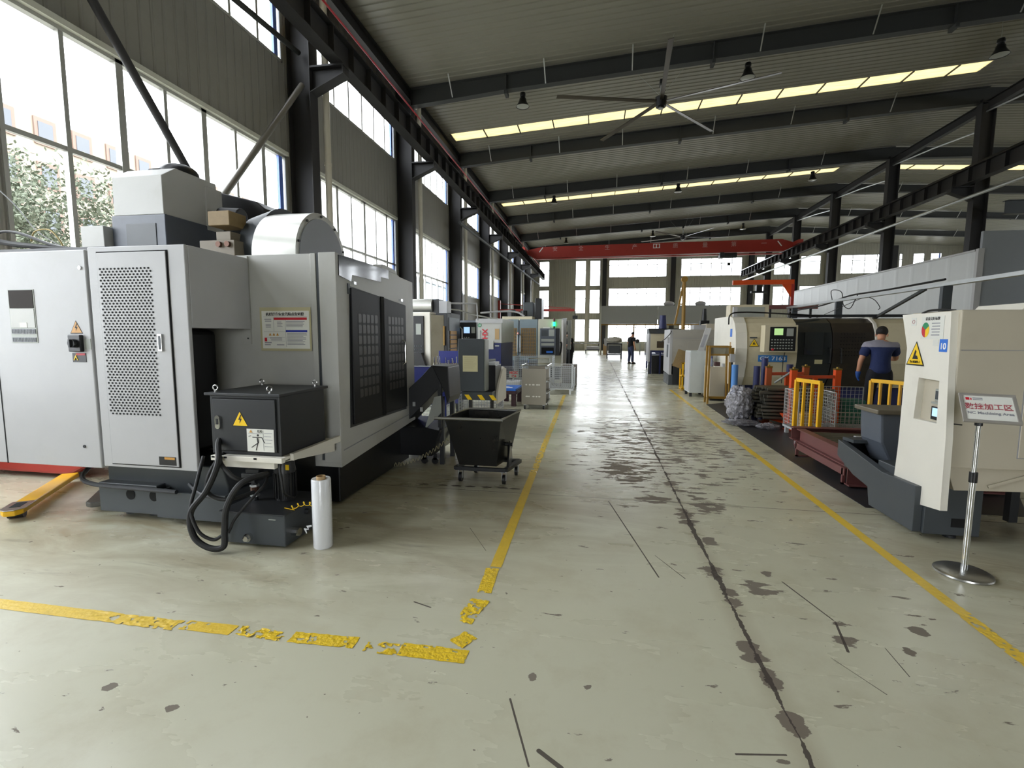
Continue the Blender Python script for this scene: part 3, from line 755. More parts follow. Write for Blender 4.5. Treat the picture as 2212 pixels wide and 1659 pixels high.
# sliding doors in the right side
obj('door_recess', MB().prism([(3.93,.68),(5.22,.66),(5.22,1.84),(3.98,1.93)], 'x', Xr-.01, Xr+.003), DKGREY, mc)
for i, (y0, y1, zt0, zt1) in enumerate(((3.98, 4.56, 1.915, 1.885), (4.62, 5.2, 1.88, 1.835))):
    d = obj('sliding_door', MB().prism([(y0,.70),(y1,.69),(y1,zt1),(y0,zt0)], 'x', Xr+.002, Xr+.022), mat('black_door_paint', '0c0d0e', .5, spec=.3), mc, bev=.005)
    g = MB(); f = MB()
    for r in range(8):
        for c in range(5):
            yy = y0+.11+c*.082; zz = .93+r*.098
            g.add([(Xr+.0235, yy, zz), (Xr+.0235, yy+.05, zz), (Xr+.0235, yy+.062, zz+.012), (Xr+.0235, yy+.062, zz+.066), (Xr+.0235, yy+.05, zz+.078), (Xr+.0235, yy, zz+.078)], [(0,1,2,3,4,5)])
    tag(obj('window_grid', g, mat('smoked_pane', '35332f', .4, var=.3, vs=2), d), kind='stuff')
obj('door_post', MB().box(Xr+.003, Xr+.028, 4.555, 4.625, .69, 1.885), HOLE, mc)
hd = obj('door_handle', MB().tube([(Xr+.022, 5.10, 1.45), (Xr+.05, 5.10, 1.43), (Xr+.05, 5.10, 1.20), (Xr+.022, 5.10, 1.18)], .008), CHROME, mc, smooth=True)
tw = obj('top_window', MB().prism([(3.80, 2.0), (4.0, 1.97), (4.02, 2.03), (4.6, 2.03), (4.6, 2.08), (4.78, 2.08), (4.78, 2.17), (3.80, 2.17)], 'x', Xr+.004, Xr+.012), mat('tinted_glossy_panel', '14171b', .06, coat=1.), mc)
for (y, z) in ((4.04, 1.96), (5.08, 1.885)): obj('door_stop', MB().box(Xr, Xr+.03, y-.025, y+.02, z-.012, z+.012), CHROME, mc)
obj('interlock', MB().box(Xr, Xr+.012, 3.945, 3.975, 1.86, 1.95), SLATE, mc)
obj('skirt_seam', MB().prism([(3.79,.50),(5.45,.585),(5.45,.592),(3.79,.508)], 'x', Xr+.001, Xr+.004), GINK, mc)
obj('roof_ledge', MB().prism([(4.62, 2.17), (5.0, 2.155), (4.98, 2.19), (4.9, 2.205), (4.66, 2.215)], 'x', Xr-.1, Xr+.004), WHITE, mc, bev=.004)
# base casting
obj('base', MB().prism([(-3.98, .08), (-2.85, .08), (-2.85, .30), (-2.9, .46), (-3.98, .46)], 'y', 3.28, 5.4), SLATE, mc, bev=.01)
obj('rear_base', MB().box(-2.84, -2.22, 3.85, 5.45, .02, .47).box(-3.9, -2.3, 5.41, 5.5, .02, .45), BLACKM, mc, bev=.01)
obj('base_step', MB().box(-3.985, -3.43, 3.2, 3.3, .06, .30), SLATE, mc, bev=.006)
obj('drain_tray', MB().box(-3.40, -2.78, 3.16, 3.18, .06, .27).box(-3.40, -2.78, 3.18, 3.75, .05, .07).box(-3.40, -3.38, 3.18, 3.75, .07, .27).box(-2.8, -2.78, 3.18, 3.75, .07, .27), SLATE, mc)
for x in (-3.68, -3.46): obj('round_hole', MB().cyl((x, 3.196, .215), (x, 3.21, .215), .042, n=20), HOLE, mc)
for x in (-3.85, -3.62, -2.95): obj('leveling_foot', MB().cyl((x, 3.36, 0), (x, 3.36, .09), .05, .03), DKGREY, mc, smooth=True)
for y in (4.2, 5.2): obj('leveling_foot', MB().cyl((-2.35, y, 0), (-2.35, y, .05), .05, .03), DKGREY, mc, smooth=True)
obj('base_pipe', MB().tube(spline([(-4.35, 3.5, .40), (-4.2, 3.25, .32), (-3.98, 3.17, .29), (-3.5, 3.15, .285), (-3.2, 3.15, .28)]), .018), DKGREY, mc, smooth=True)
# spindle head and magazine on the roof
hx0, hx1 = -4.53, -4.01
obj('head_base', MB().box(-4.58, -3.99, 4.0, 4.75, 2.0, 2.62), SLATEB, mc, bev=.006)
obj('head_base_recess', MB().box(-4.42, -4.09, 3.994, 4.005, 2.0, 2.54), SLATE, mc, bev=.004)
obj('head_cover', MB().prism([(4.0, 2.62), (4.0, 2.97), (4.16, 3.08), (4.66, 3.08), (4.66, 2.62)], 'x', -4.545, -4.0), WHITE, mc, bev=.005)
obj('head_cover_flange', MB().box(-4.53, -3.985, 4.5, 4.72, 2.58, 3.02), WHITE, mc, bev=.005)
obj('junction_box', MB().box(-4.86, -4.60, 3.93, 4.25, 2.2, 2.52), WHITE, mc, bev=.006)
obj('spindle_motor', MB().cyl((-4.42, 4.5, 3.08), (-4.42, 4.5, 3.16), .17).sphere((-4.30, 4.5, 3.12), .17, (1.25, 1, .75)), BLACK, mc, smooth=True)
obj('column_top', MB().prism([(-4.28, 2.15), (-3.62, 2.15), (-3.62, 2.88), (-3.72, 2.96), (-4.28, 3.1)], 'y', 4.9, 5.3), BLACKM, mc, bev=.01)
obj('servo_motor', MB().cyl((-3.86, 4.55, 2.72), (-3.62, 4.55, 2.70), .09).box(-3.84, -3.66, 4.46, 4.64, 2.60, 2.74), BLACK, mc, bev=.01)
obj('arm_cover', MB().cyl((-3.32, 4.45, 2.32), (-3.05, 4.45, 2.32), .34, .41, n=32), SLATE, mc, smooth=True)
dc = obj('magazine_drum', MB().cyl((-3.05, 4.36, 2.22), (-2.62, 4.36, 2.22), .43, n=48), SILVER, mc, smooth=True)
obj('drum_face', MB().cyl((-2.622, 4.36, 2.22), (-2.612, 4.36, 2.22), .375, n=48), mat('grey_drum_face', '8f9296', .45, bump=.1, bs=300), dc, smooth=True)
for a in range(20, 170, 36): obj('drum_bolt', MB().cyl((-2.618, 4.36+.40*math.cos(math.radians(a)), 2.22+.40*math.sin(math.radians(a))), (-2.605, 4.36+.40*math.cos(math.radians(a)), 2.22+.40*math.sin(math.radians(a))), .012, n=8), DKGREY, dc)
obj('wooden_block', MB().box(-3.52, -3.30, 3.98, 4.2, 2.49, 2.62), WOOD, mc, bev=.006)
obj('valve_block', MB().box(-3.62, -3.26, 3.98, 4.15, 2.1, 2.36).box(-3.46, -3.31, 4.0, 4.15, 2.36, 2.44), mat('beige_valve_block', '7d7361', .5, dirt=.5), mc, bev=.006)
for x in (-3.41, -3.32): obj('air_fitting', MB().cyl((x, 3.955, 2.32), (x, 3.985, 2.32), .026, n=12), COPPER, mc, smooth=True)
# notice board on the enclosure front
nb = thing('safety_notice', 'white safety notice with red and blue headings taped on the white machine', 'notice', (-2.62, 3.77, 1.38))
yn = 3.752
obj('board', MB().box(-2.845, -2.40, yn, yn+.004, 1.385, 1.705), PAPER, nb)
obj('tape_stain', MB().box(-2.865, -2.385, yn+.003, yn+.0045, 1.365, 1.735), mat('tape_residue', 'b7b08c', .6), nb)
text('title_text', '机械设备安全风险点告知牌', .030, INK, nb, (-2.625, yn-.001, 1.675), bold=.0006)
obj('red_heading', MB().box(-2.73, -2.42, yn-.0015, yn, 1.628, 1.648), RED, nb)
obj('blue_heading', MB().box(-2.62, -2.42, yn-.0015, yn, 1.525, 1.543), BLUEINK, nb)
f = MB()
random.seed(3)
for j in range(5): f.box(-2.615, -2.43-(.05*random.random()), yn-.001, yn, 1.612-j*.011, 1.617-j*.011)
for j in range(9): f.box(-2.61, -2.425-(.04*random.random()), yn-.001, yn, 1.510-j*.0115, 1.515-j*.0115)
for j in range(4): f.box(-2.70, -2.66+.01*(j % 2), yn-.001, yn, 1.608-j*.013, 1.613-j*.013)
for j in range(2): f.box(-2.82+.005*j, -2.755, yn-.001, yn, 1.63-j*.016, 1.638-j*.016)
for j in range(3): f.box(-2.81, -2.76, yn-.001, yn, 1.588-j*.012, 1.593-j*.012)
for j in range(2): f.box(-2.775+.01*j, -2.66, yn-.001, yn, 1.470-j*.016, 1.477-j*.016)
f.box(-2.825, -2.76, yn-.001, yn, 1.43, 1.438); f.box(-2.825, -2.77, yn-.001, yn, 1.413, 1.42); f.box(-2.71, -2.64, yn-.001, yn, 1.413, 1.42)
tag(obj('printed_lines', f, GINK, nb), kind='stuff')
for x in (-2.77, -2.735, -2.70): obj('warning_mark', MB().add([(x-.013, yn-.0015, 1.495), (x+.013, yn-.0015, 1.495), (x, yn-.0015, 1.519)], [(0,1,2)]), WARN2, nb)
obj('red_mark', MB().box(-2.825, -2.802, yn-.0015, yn, 1.445, 1.477), RED, nb)
f = MB()
for x0, x1, z0, z1 in ((-2.83,-2.415,1.655,1.6565),(-2.735,-2.7335,1.53,1.65),(-2.622,-2.6205,1.40,1.65),(-2.83,-2.62,1.528,1.5295),(-2.80,-2.63,1.480,1.4815),(-2.80,-2.63,1.447,1.4485)): f.box(x0, x1, yn-.001, yn, z0, z1)
obj('ruled_lines', f, GINK, nb)

# black transformer box on its bracket
tb = thing('transformer_box', 'black metal electrical box with lifting eyes and shock warning, beside the hydraulic tank', 'electrical box', (-2.5, 3.3, .62))
y0 = 3.05
obj('case', MB().box(-2.765, -2.205, y0, 3.62, .635, 1.065), DKGREY, tb, bev=.005)
obj('lid', MB().box(-2.79, -2.185, y0-.025, 3.65, 1.065, 1.085), DKGREY, tb, bev=.003)
d = obj('door', MB().box(-2.735, -2.235, y0-.012, y0, .665, 1.04), DKGREY, tb, bev=.003)
obj('door_gap', MB().box(-2.742, -2.228, y0-.003, y0-.0005, .658, 1.047), HOLE, tb)
obj('door_latch', MB().prism(arc((-2.695, .90), .02, 0, PI, 8)+arc((-2.695, .84), .02, PI, 2*PI, 8), 'y', y0-.024, y0-.012), CHROME, d)
obj('latch_key', MB().box(-2.703, -2.687, y0-.028, y0-.023, .855, .895), INK, d)
warn_tri(d, '-y', (-2.515, y0-.012, .89), .135, WARN)
obj('shock_label', MB().box(-2.465, -2.25, y0-.0145, y0-.0125, .665, .83), PAPER, d)
o = MB()
yy = y0-.016
for a, b, w in (((-2.38,.765),(-2.375,.73),.012), ((-2.42,.77),(-2.345,.77),.006), ((-2.375,.73),(-2.43,.695),.006), ((-2.375,.735),(-2.395,.675),.006), ((-2.345,.77),(-2.325,.73),.005), ((-2.45,.775),(-2.43,.78),.004)):
    o.bar((a[0], yy, a[1]), (b[0], yy, b[1]), w, .001, up=(0,1,0))
o.cyl((-2.375, yy, .785), (-2.375, yy-.001, .785), .008, n=10)
obj('label_figure', o, INK, d)
text('label_text', '危险', .022, INK, d, (-2.36, yy+.001, .812))
obj('label_mark', MB().add([(-2.445, yy, .803), (-2.418, yy, .803), (-2.431, yy, .823)], [(0,1,2)]), WARN2, d)
f = MB().box(-2.455, -2.335, yy, yy+.001, .797, .799).box(-2.334, -2.332, yy, yy+.001, .675, .82)
for j in range(5): f.box(-2.325, -2.262-.01*(j % 2), yy, yy+.001, .80-j*.024, .803-j*.024)
obj('label_lines', f, GINK, d)
for x, y in ((-2.74, 3.08), (-2.30, 3.08), (-2.74, 3.58), (-2.26, 3.58)):
    ring = [(x+.019*math.cos(t)*(1 if (x, y) != (-2.30, 3.08) else .3), y+(.019*math.cos(t) if (x, y) == (-2.30, 3.08) else 0), 1.085+.03+.019*math.sin(t)) for t in [2*PI*i/14 for i in range(14)]]
    obj('lifting_eye', MB().tube(ring, .005, 6, closed=True).cyl((x, y, 1.083), (x, y, 1.10), .008, n=8), STEEL, tb, smooth=True)
br = obj('bracket', MB().box(-2.74, -2.17, 3.0, 3.04, .595, .632).box(-2.70, -2.26, 3.04, 3.08, .54, .60).box(-2.74, -2.17, 3.04, 3.70, .61, .632).prism([(3.04,.60),(3.7,.60),(3.7,.52)], 'x', -2.2, -2.17), IVORY, tb, bev=.003)
for x in (-2.72, -2.62, -2.38): obj('bracket_slot', MB().box(x-.012, x+.012, 2.998, 3.0, .615, .628), HOLE, tb)
obj('bracket_rail', MB().bar((-2.16, 3.1, .62), (-2.16, 3.75, .62), .03, .05), IVORY, tb)
obj('mounting_arm', MB().box(-2.6, -2.5, 3.6, 3.77, .45, .6), WHITE, tb)

# hydraulic tank with pump
ht = thing('hydraulic_tank', 'dark grey hydraulic tank with pump motor on the floor under the black box', 'tank', (-2.35, 3.2, 0))
obj('tank', MB().prism([(-2.60, 2.98), (-2.14, 2.90), (-2.0, 3.0), (-2.0, 3.45), (-2.60, 3.45)][:0] or [(-2.62, 2.93), (-2.12, 2.93), (-2.12, 3.42), (-2.62, 3.42)], 'z', .02, .245), SLATE, ht, bev=.008)
obj('top_plate', MB().box(-2.63, -2.11, 2.92, 3.43, .245, .253), DKGREY, ht, bev=.002)
obj('drain_plug', MB().cyl((-2.40, 2.885, .075), (-2.40, 2.93, .075), .022, n=6).cyl((-2.40, 2.905, .075), (-2.40, 2.93, .075), .03, n=16), CHROME, ht)
obj('drain_plug', MB().cyl((-2.12, 3.02, .10), (-2.065, 3.02, .10), .03, n=8), CHROME, ht)
obj('drain_plug', MB().cyl((-2.12, 3.18, .19), (-2.09, 3.18, .19), .022, n=8), DKGREY, ht)
obj('name_strip', MB().box(-2.24, -2.185, 2.926, 2.93, .21, .216), GREYG, ht)
mo = MB().cyl((-2.33, 3.25, .25), (-2.33, 3.25, .47), .072, n=24).cyl((-2.33, 3.25, .47), (-2.33, 3.25, .55), .082, .07, n=24)
for i in range(18):
    a = 2*PI*i/18; mo.box(-.003, .003, .07, .082, .27, .46, Matrix.Translation((-2.33, 3.25, 0)) @ Matrix.Rotation(a, 4, 'Z'))
obj('pump_motor', mo, BLACK, ht)
obj('motor_tag', MB().box(-2.262, -2.235, 3.165, 3.17, .50, .54), WARN, ht)
obj('valve_manifold', MB().box(-2.60, -2.49, 3.12, 3.22, .40, .47).cyl((-2.53, 3.17, .25), (-2.53, 3.17, .42), .022, n=12).box(-2.57, -2.46, 3.13, 3.19, .46, .50), DKGREY, ht, bev=.004)
obj('pipe_fitting', MB().cyl((-2.53, 3.17, .31), (-2.53, 3.17, .36), .03, n=10), COPPER, ht, smooth=True)
obj('pipe_fitting', MB().cyl((-2.53, 3.17, .36), (-2.53, 3.17, .375), .034, n=6).cyl((-2.53, 3.17, .285), (-2.53, 3.17, .30), .034, n=6), GALV, ht)
coil = [(-2.02+.16*t+.014*math.cos(26*t), 2.99+.05*t, .28+.03*math.sin(2.6*t)+.014*math.sin(26*t)) for t in [i/60 for i in range(61)]]
simple('coiled_wire', MB().tube([(-2.2, 3.05, .256), (-2.1, 3.02, .258)]+[(p[0]-.09, p[1], p[2]) for p in coil], .0025, 5), WARN, 'thin yellow coiled wire on the tank beside the white film roll', 'wire', smooth=True)
HS = [([(-2.74,3.3,.78),(-2.70,3.05,.74),(-2.62,2.93,.60),(-2.66,2.86,.42),(-2.74,2.80,.28),(-2.71,2.78,.12),(-2.60,2.78,.045),(-2.5,2.80,.05),(-2.50,2.82,.16),(-2.49,2.84,.32),(-2.42,2.90,.47),(-2.34,3.05,.50),(-2.40,3.12,.47)], .021, 'thick black hose looping down to the floor and up to the tank'),
      ([(-2.72,3.3,.66),(-2.66,3.0,.62),(-2.54,2.93,.53),(-2.46,2.95,.48),(-2.44,3.1,.47)], .015, 'black hose crossing from the machine to the pump valve'),
      ([(-2.76,3.25,.70),(-2.71,2.98,.55),(-2.70,2.90,.42),(-2.60,2.88,.36),(-2.50,2.92,.35),(-2.44,3.05,.36)], .014, 'slim black hose curling just under the black box'),
      ([(-2.80,3.0,.62),(-2.76,2.88,.45),(-2.74,2.80,.30),(-2.66,2.77,.16),(-2.57,2.79,.10),(-2.52,2.82,.12)], .012, 'slim black hose bending tightly near the drain tray'),
      ([(-2.48,2.83,.14),(-2.44,2.86,.24),(-2.36,2.93,.36),(-2.33,3.02,.43),(-2.38,3.12,.45)], .010, 'thin dark hose rising steeply across the tank front'),
      ([(-3.05,3.12,.36),(-2.9,3.02,.35),(-2.76,2.95,.345),(-2.62,2.95,.33)], .013, 'short grey hose running level past the drain tray'),
      ([(-2.22,3.1,.60),(-2.20,3.02,.57),(-2.17,2.99,.48),(-2.16,3.0,.38),(-2.2,3.15,.30)], .009, 'thin black cable hanging beside the pump motor')]
for p, r, lab in HS: simple('hose', MB().tube(spline(p, 7), r, 10), RUBBER if 'grey' not in lab else DKGREY, lab, 'hose', 'hoses around the hydraulic tank', smooth=True)
# stretch film roll
fr = thing('film_roll', 'white roll of stretch film standing on end on the floor', 'film roll', (-1.9, 3.03, 0))
c = (-1.895, 3.035, 0)
obj('wrap', MB().lathe([(.028,.004),(.062,0),(.066,.008),(.067,.25),(.066,.49),(.062,.498),(.028,.49)], c, 32), CURTAIN, fr, smooth=True)
obj('core', MB().lathe([(.0275,.0),(.031,.0),(.031,.515),(.0275,.515),(.0275,.0)], c, 24), CARD, fr, smooth=True)
obj('loose_end', MB().tube([(-1.958,3.0,.16),(-1.985,2.99,.155),(-1.97,2.98,.14),(-2.0,2.985,.14),(-1.985,2.98,.11)], [.006,.012,.004,.009,.003], 6), CURTAIN, fr)

# pallet truck poking out under the machine
pj = thing('pallet_truck', 'pallet truck with scuffed yellow forks and a red body under the white machine', 'pallet truck', (-4.9, 3.7, 0))
def fork(tip, heel, w, name='fork'):
    a, b = Vector(tip), Vector(heel); d = (b-a).normalized(); n = Vector((-d.y, d.x, 0))
    def P(t, s, z): q = a+d*t+n*s; return (q.x, q.y, z)
    L = (b-a).length
    out = [P(0, -w*.25, 0), P(.05, -w*.5, 0), P(.22, -w*.5, 0), P(L, -w*.5, 0), P(L, w*.5, 0), P(.22, w*.5, 0), P(.05, w*.5, 0), P(0, w*.25, 0)]
    poly = [(p[0], p[1]) for p in out]
    return MB().prism(poly, 'z', .05, .095), P
ft, P = fork((-4.58, 2.97, 0), (-5.25, 3.95, 0), .14)
f1 = obj('fork', ft, YELLOW, pj, bev=.01)
q = [P(0,-.03,0), P(.05,-.08,0), P(.26,-.08,0), P(.26,.08,0), P(.05,.08,0), P(0,.03,0)]
obj('bare_tip', MB().prism([(p[0],p[1]) for p in q], 'z', .094, .099), STEEL, f1, bev=.003)
obj('tip_slot', MB().prism([(p[0],p[1]) for p in (P(.09,-.035,0), P(.22,-.035,0), P(.22,.035,0), P(.09,.035,0))], 'z', .098, .101), HOLE, f1)
obj('load_wheel', MB().cyl(P(.12,-.05,.04), P(.12,.05,.04), .038, n=16), BLACK, f1, smooth=True)
ft, P = fork((-4.12, 3.28, 0), (-4.85, 4.25, 0), .17)
obj('fork', ft, mat('shaded_fork_grey', '56544e', .45, dirt=.3), pj, bev=.01)  # grey colour stands in for the shade on this unlit fork
obj('pump_housing', MB().prism([(-6.55,.05),(-5.35,.05),(-5.1,.16),(-5.05,.34),(-5.2,.42),(-6.55,.52)], 'y', 4.0, 4.55), REDP, pj, bev=.03)
obj('steer_wheel', MB().cyl((-5.9,4.2,.09), (-5.9,4.3,.09), .09), BLACK, pj, smooth=True)
obj('tow_handle', MB().tube([(-6.0,4.4,.5),(-6.1,4.7,1.1),(-6.1,4.75,1.2)], .02), DKGREY, pj, smooth=True)
# cables above the control cabinet
for i, (p, r, mm, lab) in enumerate((
    ([(-6.8,3.6,3.25),(-5.9,3.5,2.6),(-5.2,3.45,2.32),(-4.7,3.45,2.24),(-4.2,3.5,2.2)], .022, RUBBER, 'thick black cable sagging from the wall to the white machine roof'),
    ([(-5.2,3.4,2.14),(-5.19,3.4,2.26),(-5.08,3.42,2.36),(-4.9,3.44,2.36),(-4.6,3.46,2.26),(-4.3,3.48,2.19)], .012, BLACK, 'black cable arching up from the control cabinet roof'),
    ([(-4.85,3.5,2.3),(-4.8,3.5,2.38),(-4.65,3.5,2.39),(-4.55,3.5,2.3),(-4.5,3.5,2.2)], .006, mat('yellow_wire', 'b8a468', .6), 'thin yellowish wire loop over the control cabinet'),
    ([(-6.8,3.9,3.9),(-6.0,3.8,3.2),(-5.3,3.7,2.7),(-4.9,3.6,2.4),(-4.4,3.5,2.18)], .004, BLACK, 'very thin black wire crossing the window glass'))):
    simple('cable', MB().tube(spline(p, 8), r, 8), mm, lab, 'cable', 'cables above the control cabinet', smooth=True)
t = thing('cable_tray', 'dark cable tray resting on the roof of the control cabinet', 'cable tray', (-5, 3.5, 2.14))
obj('tray', MB().box(-5.35, -4.0, 3.42, 3.44, 2.16, 2.22).box(-5.35, -4.0, 3.58, 3.6, 2.16, 2.22).box(-5.35, -4.0, 3.44, 3.58, 2.16, 2.17), DKGREY, t)
for x in (-5.2, -4.7, -4.2): obj('tray_foot', MB().box(x-.02, x+.02, 3.42, 3.6, 2.135, 2.16), DKGREY, t)

# ------------------------------------------------------------------ chip conveyor and chip cart
cv = thing('chip_conveyor', 'dark grey inclined chip conveyor rising from the white machine over the steel cart', 'conveyor', (-1.9, 5.6, 0))
def incl(pts, y0, y1, m, name, bev=.008): return obj(name, MB().prism(pts, 'y', y0, y1), m, cv, bev=bev)
incl([(-2.45,.30),(-2.25,.30),(-1.58,.98),(-1.55,1.15),(-1.75,1.16),(-1.88,1.02),(-2.45,.52)], 5.3, 5.75, DKGREY, 'inclined_housing')
incl([(-1.74,1.15),(-1.55,1.14),(-1.53,.80),(-1.56,.72),(-1.60,.86)], 5.292, 5.758, BLACK, 'discharge_chute')
incl([(-2.9,.12),(-1.72,.12),(-1.62,.42),(-1.80,.45),(-2.2,.46),(-2.9,.46)], 5.2, 5.95, BLACKM, 'coolant_trough')
obj('drive_guard', MB().box(-1.66, -1.62, 5.25, 5.3, .45, .95), DKGREY, cv)
obj('support_leg', MB().box(-1.66, -1.61, 5.3, 5.35, .0, .8), DKGREY, cv)
obj('support_leg', MB().box(-1.66, -1.61, 5.7, 5.75, .0, .8), DKGREY, cv)
obj('side_plate', MB().prism([(-1.82,.42),(-1.62,.62),(-1.62,.82),(-1.70,.80)], 'y', 5.24, 5.25), GREYG, cv)
for x, z in ((-1.96,.68),(-1.87,.62)): obj('bright_lug', MB().box(x-.02, x+.01, 5.288, 5.3, z, z+.05), GALV, cv)
for x in (-1.85, -1.72): obj('caster', MB().cyl((x, 5.3, .04), (x, 5.33, .04), .04, n=16).box(x-.02, x+.02, 5.3, 5.33, .05, .12), BLACK, cv)
simple('spiral_cable', MB().tube([(-2.25+.62*t, 5.0+.25*t, .05+.30*t*t+.022*math.sin(110*t)) for t in [i/260 for i in range(261)]], .003, 5), mat('beige_cable', '9c9576', .6), 'coiled cable stretched from the floor to the chip conveyor', 'cable', smooth=True)
cv.location = Vector(cv.location)+Vector((-.12, 0, 0))
cc = thing('chip_cart', 'dark steel tipping chip cart on casters below the conveyor', 'cart', (-1.15, 4.9, 0))
T = [(-1.50,4.62,.67),(-.92,4.62,.67),(-.80,5.10,.70),(-1.38,5.10,.70)]; B = [(-1.36,4.66,.19),(-.97,4.66,.19),(-.90,5.03,.19),(-1.30,5.03,.19)]
m = MB().add(T+B, [(0,1,5,4),(1,2,6,5),(2,3,7,6),(3,0,4,7),(4,5,6,7)])
o = obj('bucket', m, mat('oily_dark_bucket', '2e2f2f', .25, metal=.6, dirt=.3, dcol='4a3428'), cc); so = o.modifiers.new('solid', 'SOLIDIFY'); so.thickness = .006
obj('rim', MB().tube(T, .014, 8, closed=True), STEEL, cc, smooth=True)
obj('push_bar', MB().tube([(-1.60,4.60,.672),(-.90,4.60,.672)], .016, 10), STEEL, cc, smooth=True)
obj('chassis', MB().bar((-1.40,4.66,.155),(-.88,4.66,.155),.04,.035).bar((-1.32,5.06,.155),(-.80,5.06,.155),.04,.035).bar((-1.40,4.66,.155),(-1.32,5.06,.155),.035,.035).bar((-.88,4.66,.155),(-.80,5.06,.155),.05,.035), DKGREY, cc)
obj('tipping_bracket', MB().prism([(4.72,.17),(4.98,.17),(4.87,.42),(4.83,.42)], 'x', -.87, -.86).cyl((-.92,4.85,.38),(-.84,4.85,.38),.02,n=12), BLACKM, cc)
obj('release_lever', MB().tube([(-.88,4.83,.38),(-.87,4.76,.25),(-.875,4.68,.13)], .007), BLACKM, cc, smooth=True)
for x, y in ((-1.36,4.72),(-.90,4.70),(-1.28,5.05),(-.83,5.04)):
    k = obj('caster', MB().cyl((x-.015,y,.048),(x+.015,y,.048),.048,n=20), BLACK, cc, smooth=True)
    obj('caster_fork', MB().box(x-.024,x-.018,y-.02,y+.02,.04,.13).box(x+.018,x+.024,y-.02,y+.02,.04,.13).box(x-.03,x+.03,y-.035,y+.035,.125,.138), GALV, k)
# ------------------------------------------------------------------ right-hand foreground: machine number 10
m10 = thing('turning_machine', 'cream lathe at far right with a blue 10 badge and cut-out end panel', 'machine', (3.4, 4.2, 0))
XP = 2.40
def ring_prism(outer, inner, x0, x1):
    """plate in the y-z plane with a four-cornered hole; outer = 8 points, inner = 4 points (tl, tr, br, bl order shared)"""
    mb = MB()
    for x in (x0, x1):
        n = len(mb.v)
        mb.v += [(x, *p) for p in outer]+[(x, *p) for p in inner]
    k = len(outer); N = k+4
    idx = [(0,1,k+1,k), (1,2,3,k+2,k+1), (3,4,5,k+3,k+2), (5,6,7,0,k,k+3)]
    for f in idx: mb.f.append(f); mb.f.append(tuple(N+i for i in reversed(f)))
    for i in range(k): mb.f.append((i, (i+1) % k, N+(i+1) % k, N+i))
    for i in range(4): a, b = k+i, k+(i+1) % 4; mb.f.append((a, N+a, N+b, b))
    return mb
outer = [(4.37,1.68),(3.83,1.68),(3.80,1.2),(3.77,.80),(3.76,.29),(4.32,.21),(4.29,.64),(4.28,1.42)]
inner = [(4.11,1.20),(3.885,1.195),(3.875,.89),(4.13,.885)]
# outer order: tl, tr, r1, r2, br, bl, l1, l2
pn = MB(); V = outer+inner; k = 8
for x in (XP, XP+.045): pn.v += [(x, *p) for p in V]
F = [(0,1,9,8),(1,2,10,9),(2,3,10),(3,4,5,11,10),(5,6,11),(6,7,8,11),(7,0,8)]
for f in F: pn.f.append(f); pn.f.append(tuple(12+i for i in reversed(f)))
for i in range(8): pn.f.append((i, (i+1) % 8, 12+(i+1) % 8, 12+i))
for i in range(4): pn.f.append((8+i, 20+i, 20+(i+1) % 4, 8+(i+1) % 4))
ep = obj('end_panel', pn, IVORY, m10)
obj('rear_cover', MB().box(XP+.045, 4.9, 3.80, 4.33, .59, 1.69), BEIGE, m10, bev=.008)
obj('niche', MB().box(2.447, 2.452, 3.86, 4.15, .86, 1.22).box(2.41, 2.447, 4.13, 4.14, .88, 1.2), WHITE2, m10)
dv = obj('gauge_unit', MB().box(2.435, 2.45, 3.88, 3.975, 1.04, 1.13), GREYG, m10, bev=.004)
obj('gauge_face', MB().box(2.432, 2.436, 3.895, 3.965, 1.055, 1.115), SLATE, dv)
obj('shelf_edge', MB().box(2.43, 2.452, 3.88, 4.0, 1.02, 1.035), GREYG, m10)
sc_ = obj('small_screen', MB().box(2.432, 2.45, 3.88, 3.995, .905, 1.0), BLACK, m10)
obj('screen_glow', MB().box(2.430, 2.433, 3.885, 3.98, .93, .99), LCDB, sc_)
obj('rear_seam', MB().box(2.46, 4.9, 3.797, 3.80, 1.414, 1.418), GINK, m10)
obj('service_hatch', MB().box(2.86, 3.6, 3.792, 3.80, .68, 1.30), BEIGE, m10, bev=.003)
obj('hatch_gap', MB().box(2.855, 3.6, 3.797, 3.7995, .675, 1.305), GINK, m10)
obj('rear_beam', MB().box(2.79, 4.8, 4.34, 4.58, .30, .45).box(3.3, 3.36, 4.4, 4.46, .02, .3).box(4.3, 4.36, 4.4, 4.46, .02, .3), DKGREY, m10)
obj('hatch_latch', MB().bar((2.44, 3.785, .905), (2.50, 3.785, .90), .008), BLACK, m10)
obj('lower_chute', MB().prism([(2.46,.59),(4.9,.59),(4.9,.47),(2.86,.43),(2.52,.42)], 'y', 3.83, 4.33), BEIGE, m10, bev=.004)
obj('chute_lip', MB().bar((2.72,3.82,.46), (2.95,3.82,.55), .006, .02), BEIGE, m10)
obj('roof_hood', MB().prism([(2.83,1.69),(2.87,1.74),(4.8,1.74),(4.8,1.69)], 'y', 3.85, 4.3), IVORY, m10, bev=.004)
obj('roof_cable', MB().tube(spline([(2.44,4.2,1.685),(2.43,4.1,1.70),(2.44,3.98,1.70),(2.47,3.9,1.69)]), .008), BLACK, m10, smooth=True)
obj('base', MB().box(2.42, 2.79, 3.95, 4.58, .045, .45), SLATE, m10, bev=.006)
obj('coolant_tray', MB().prism([(5.16,.50),(5.16,.345),(4.85,.235),(4.6,.20),(4.56,.05),(3.97,.05),(3.97,.40),(4.4,.385)], 'x', 2.36, 2.42), SLATE, m10, bev=.004)
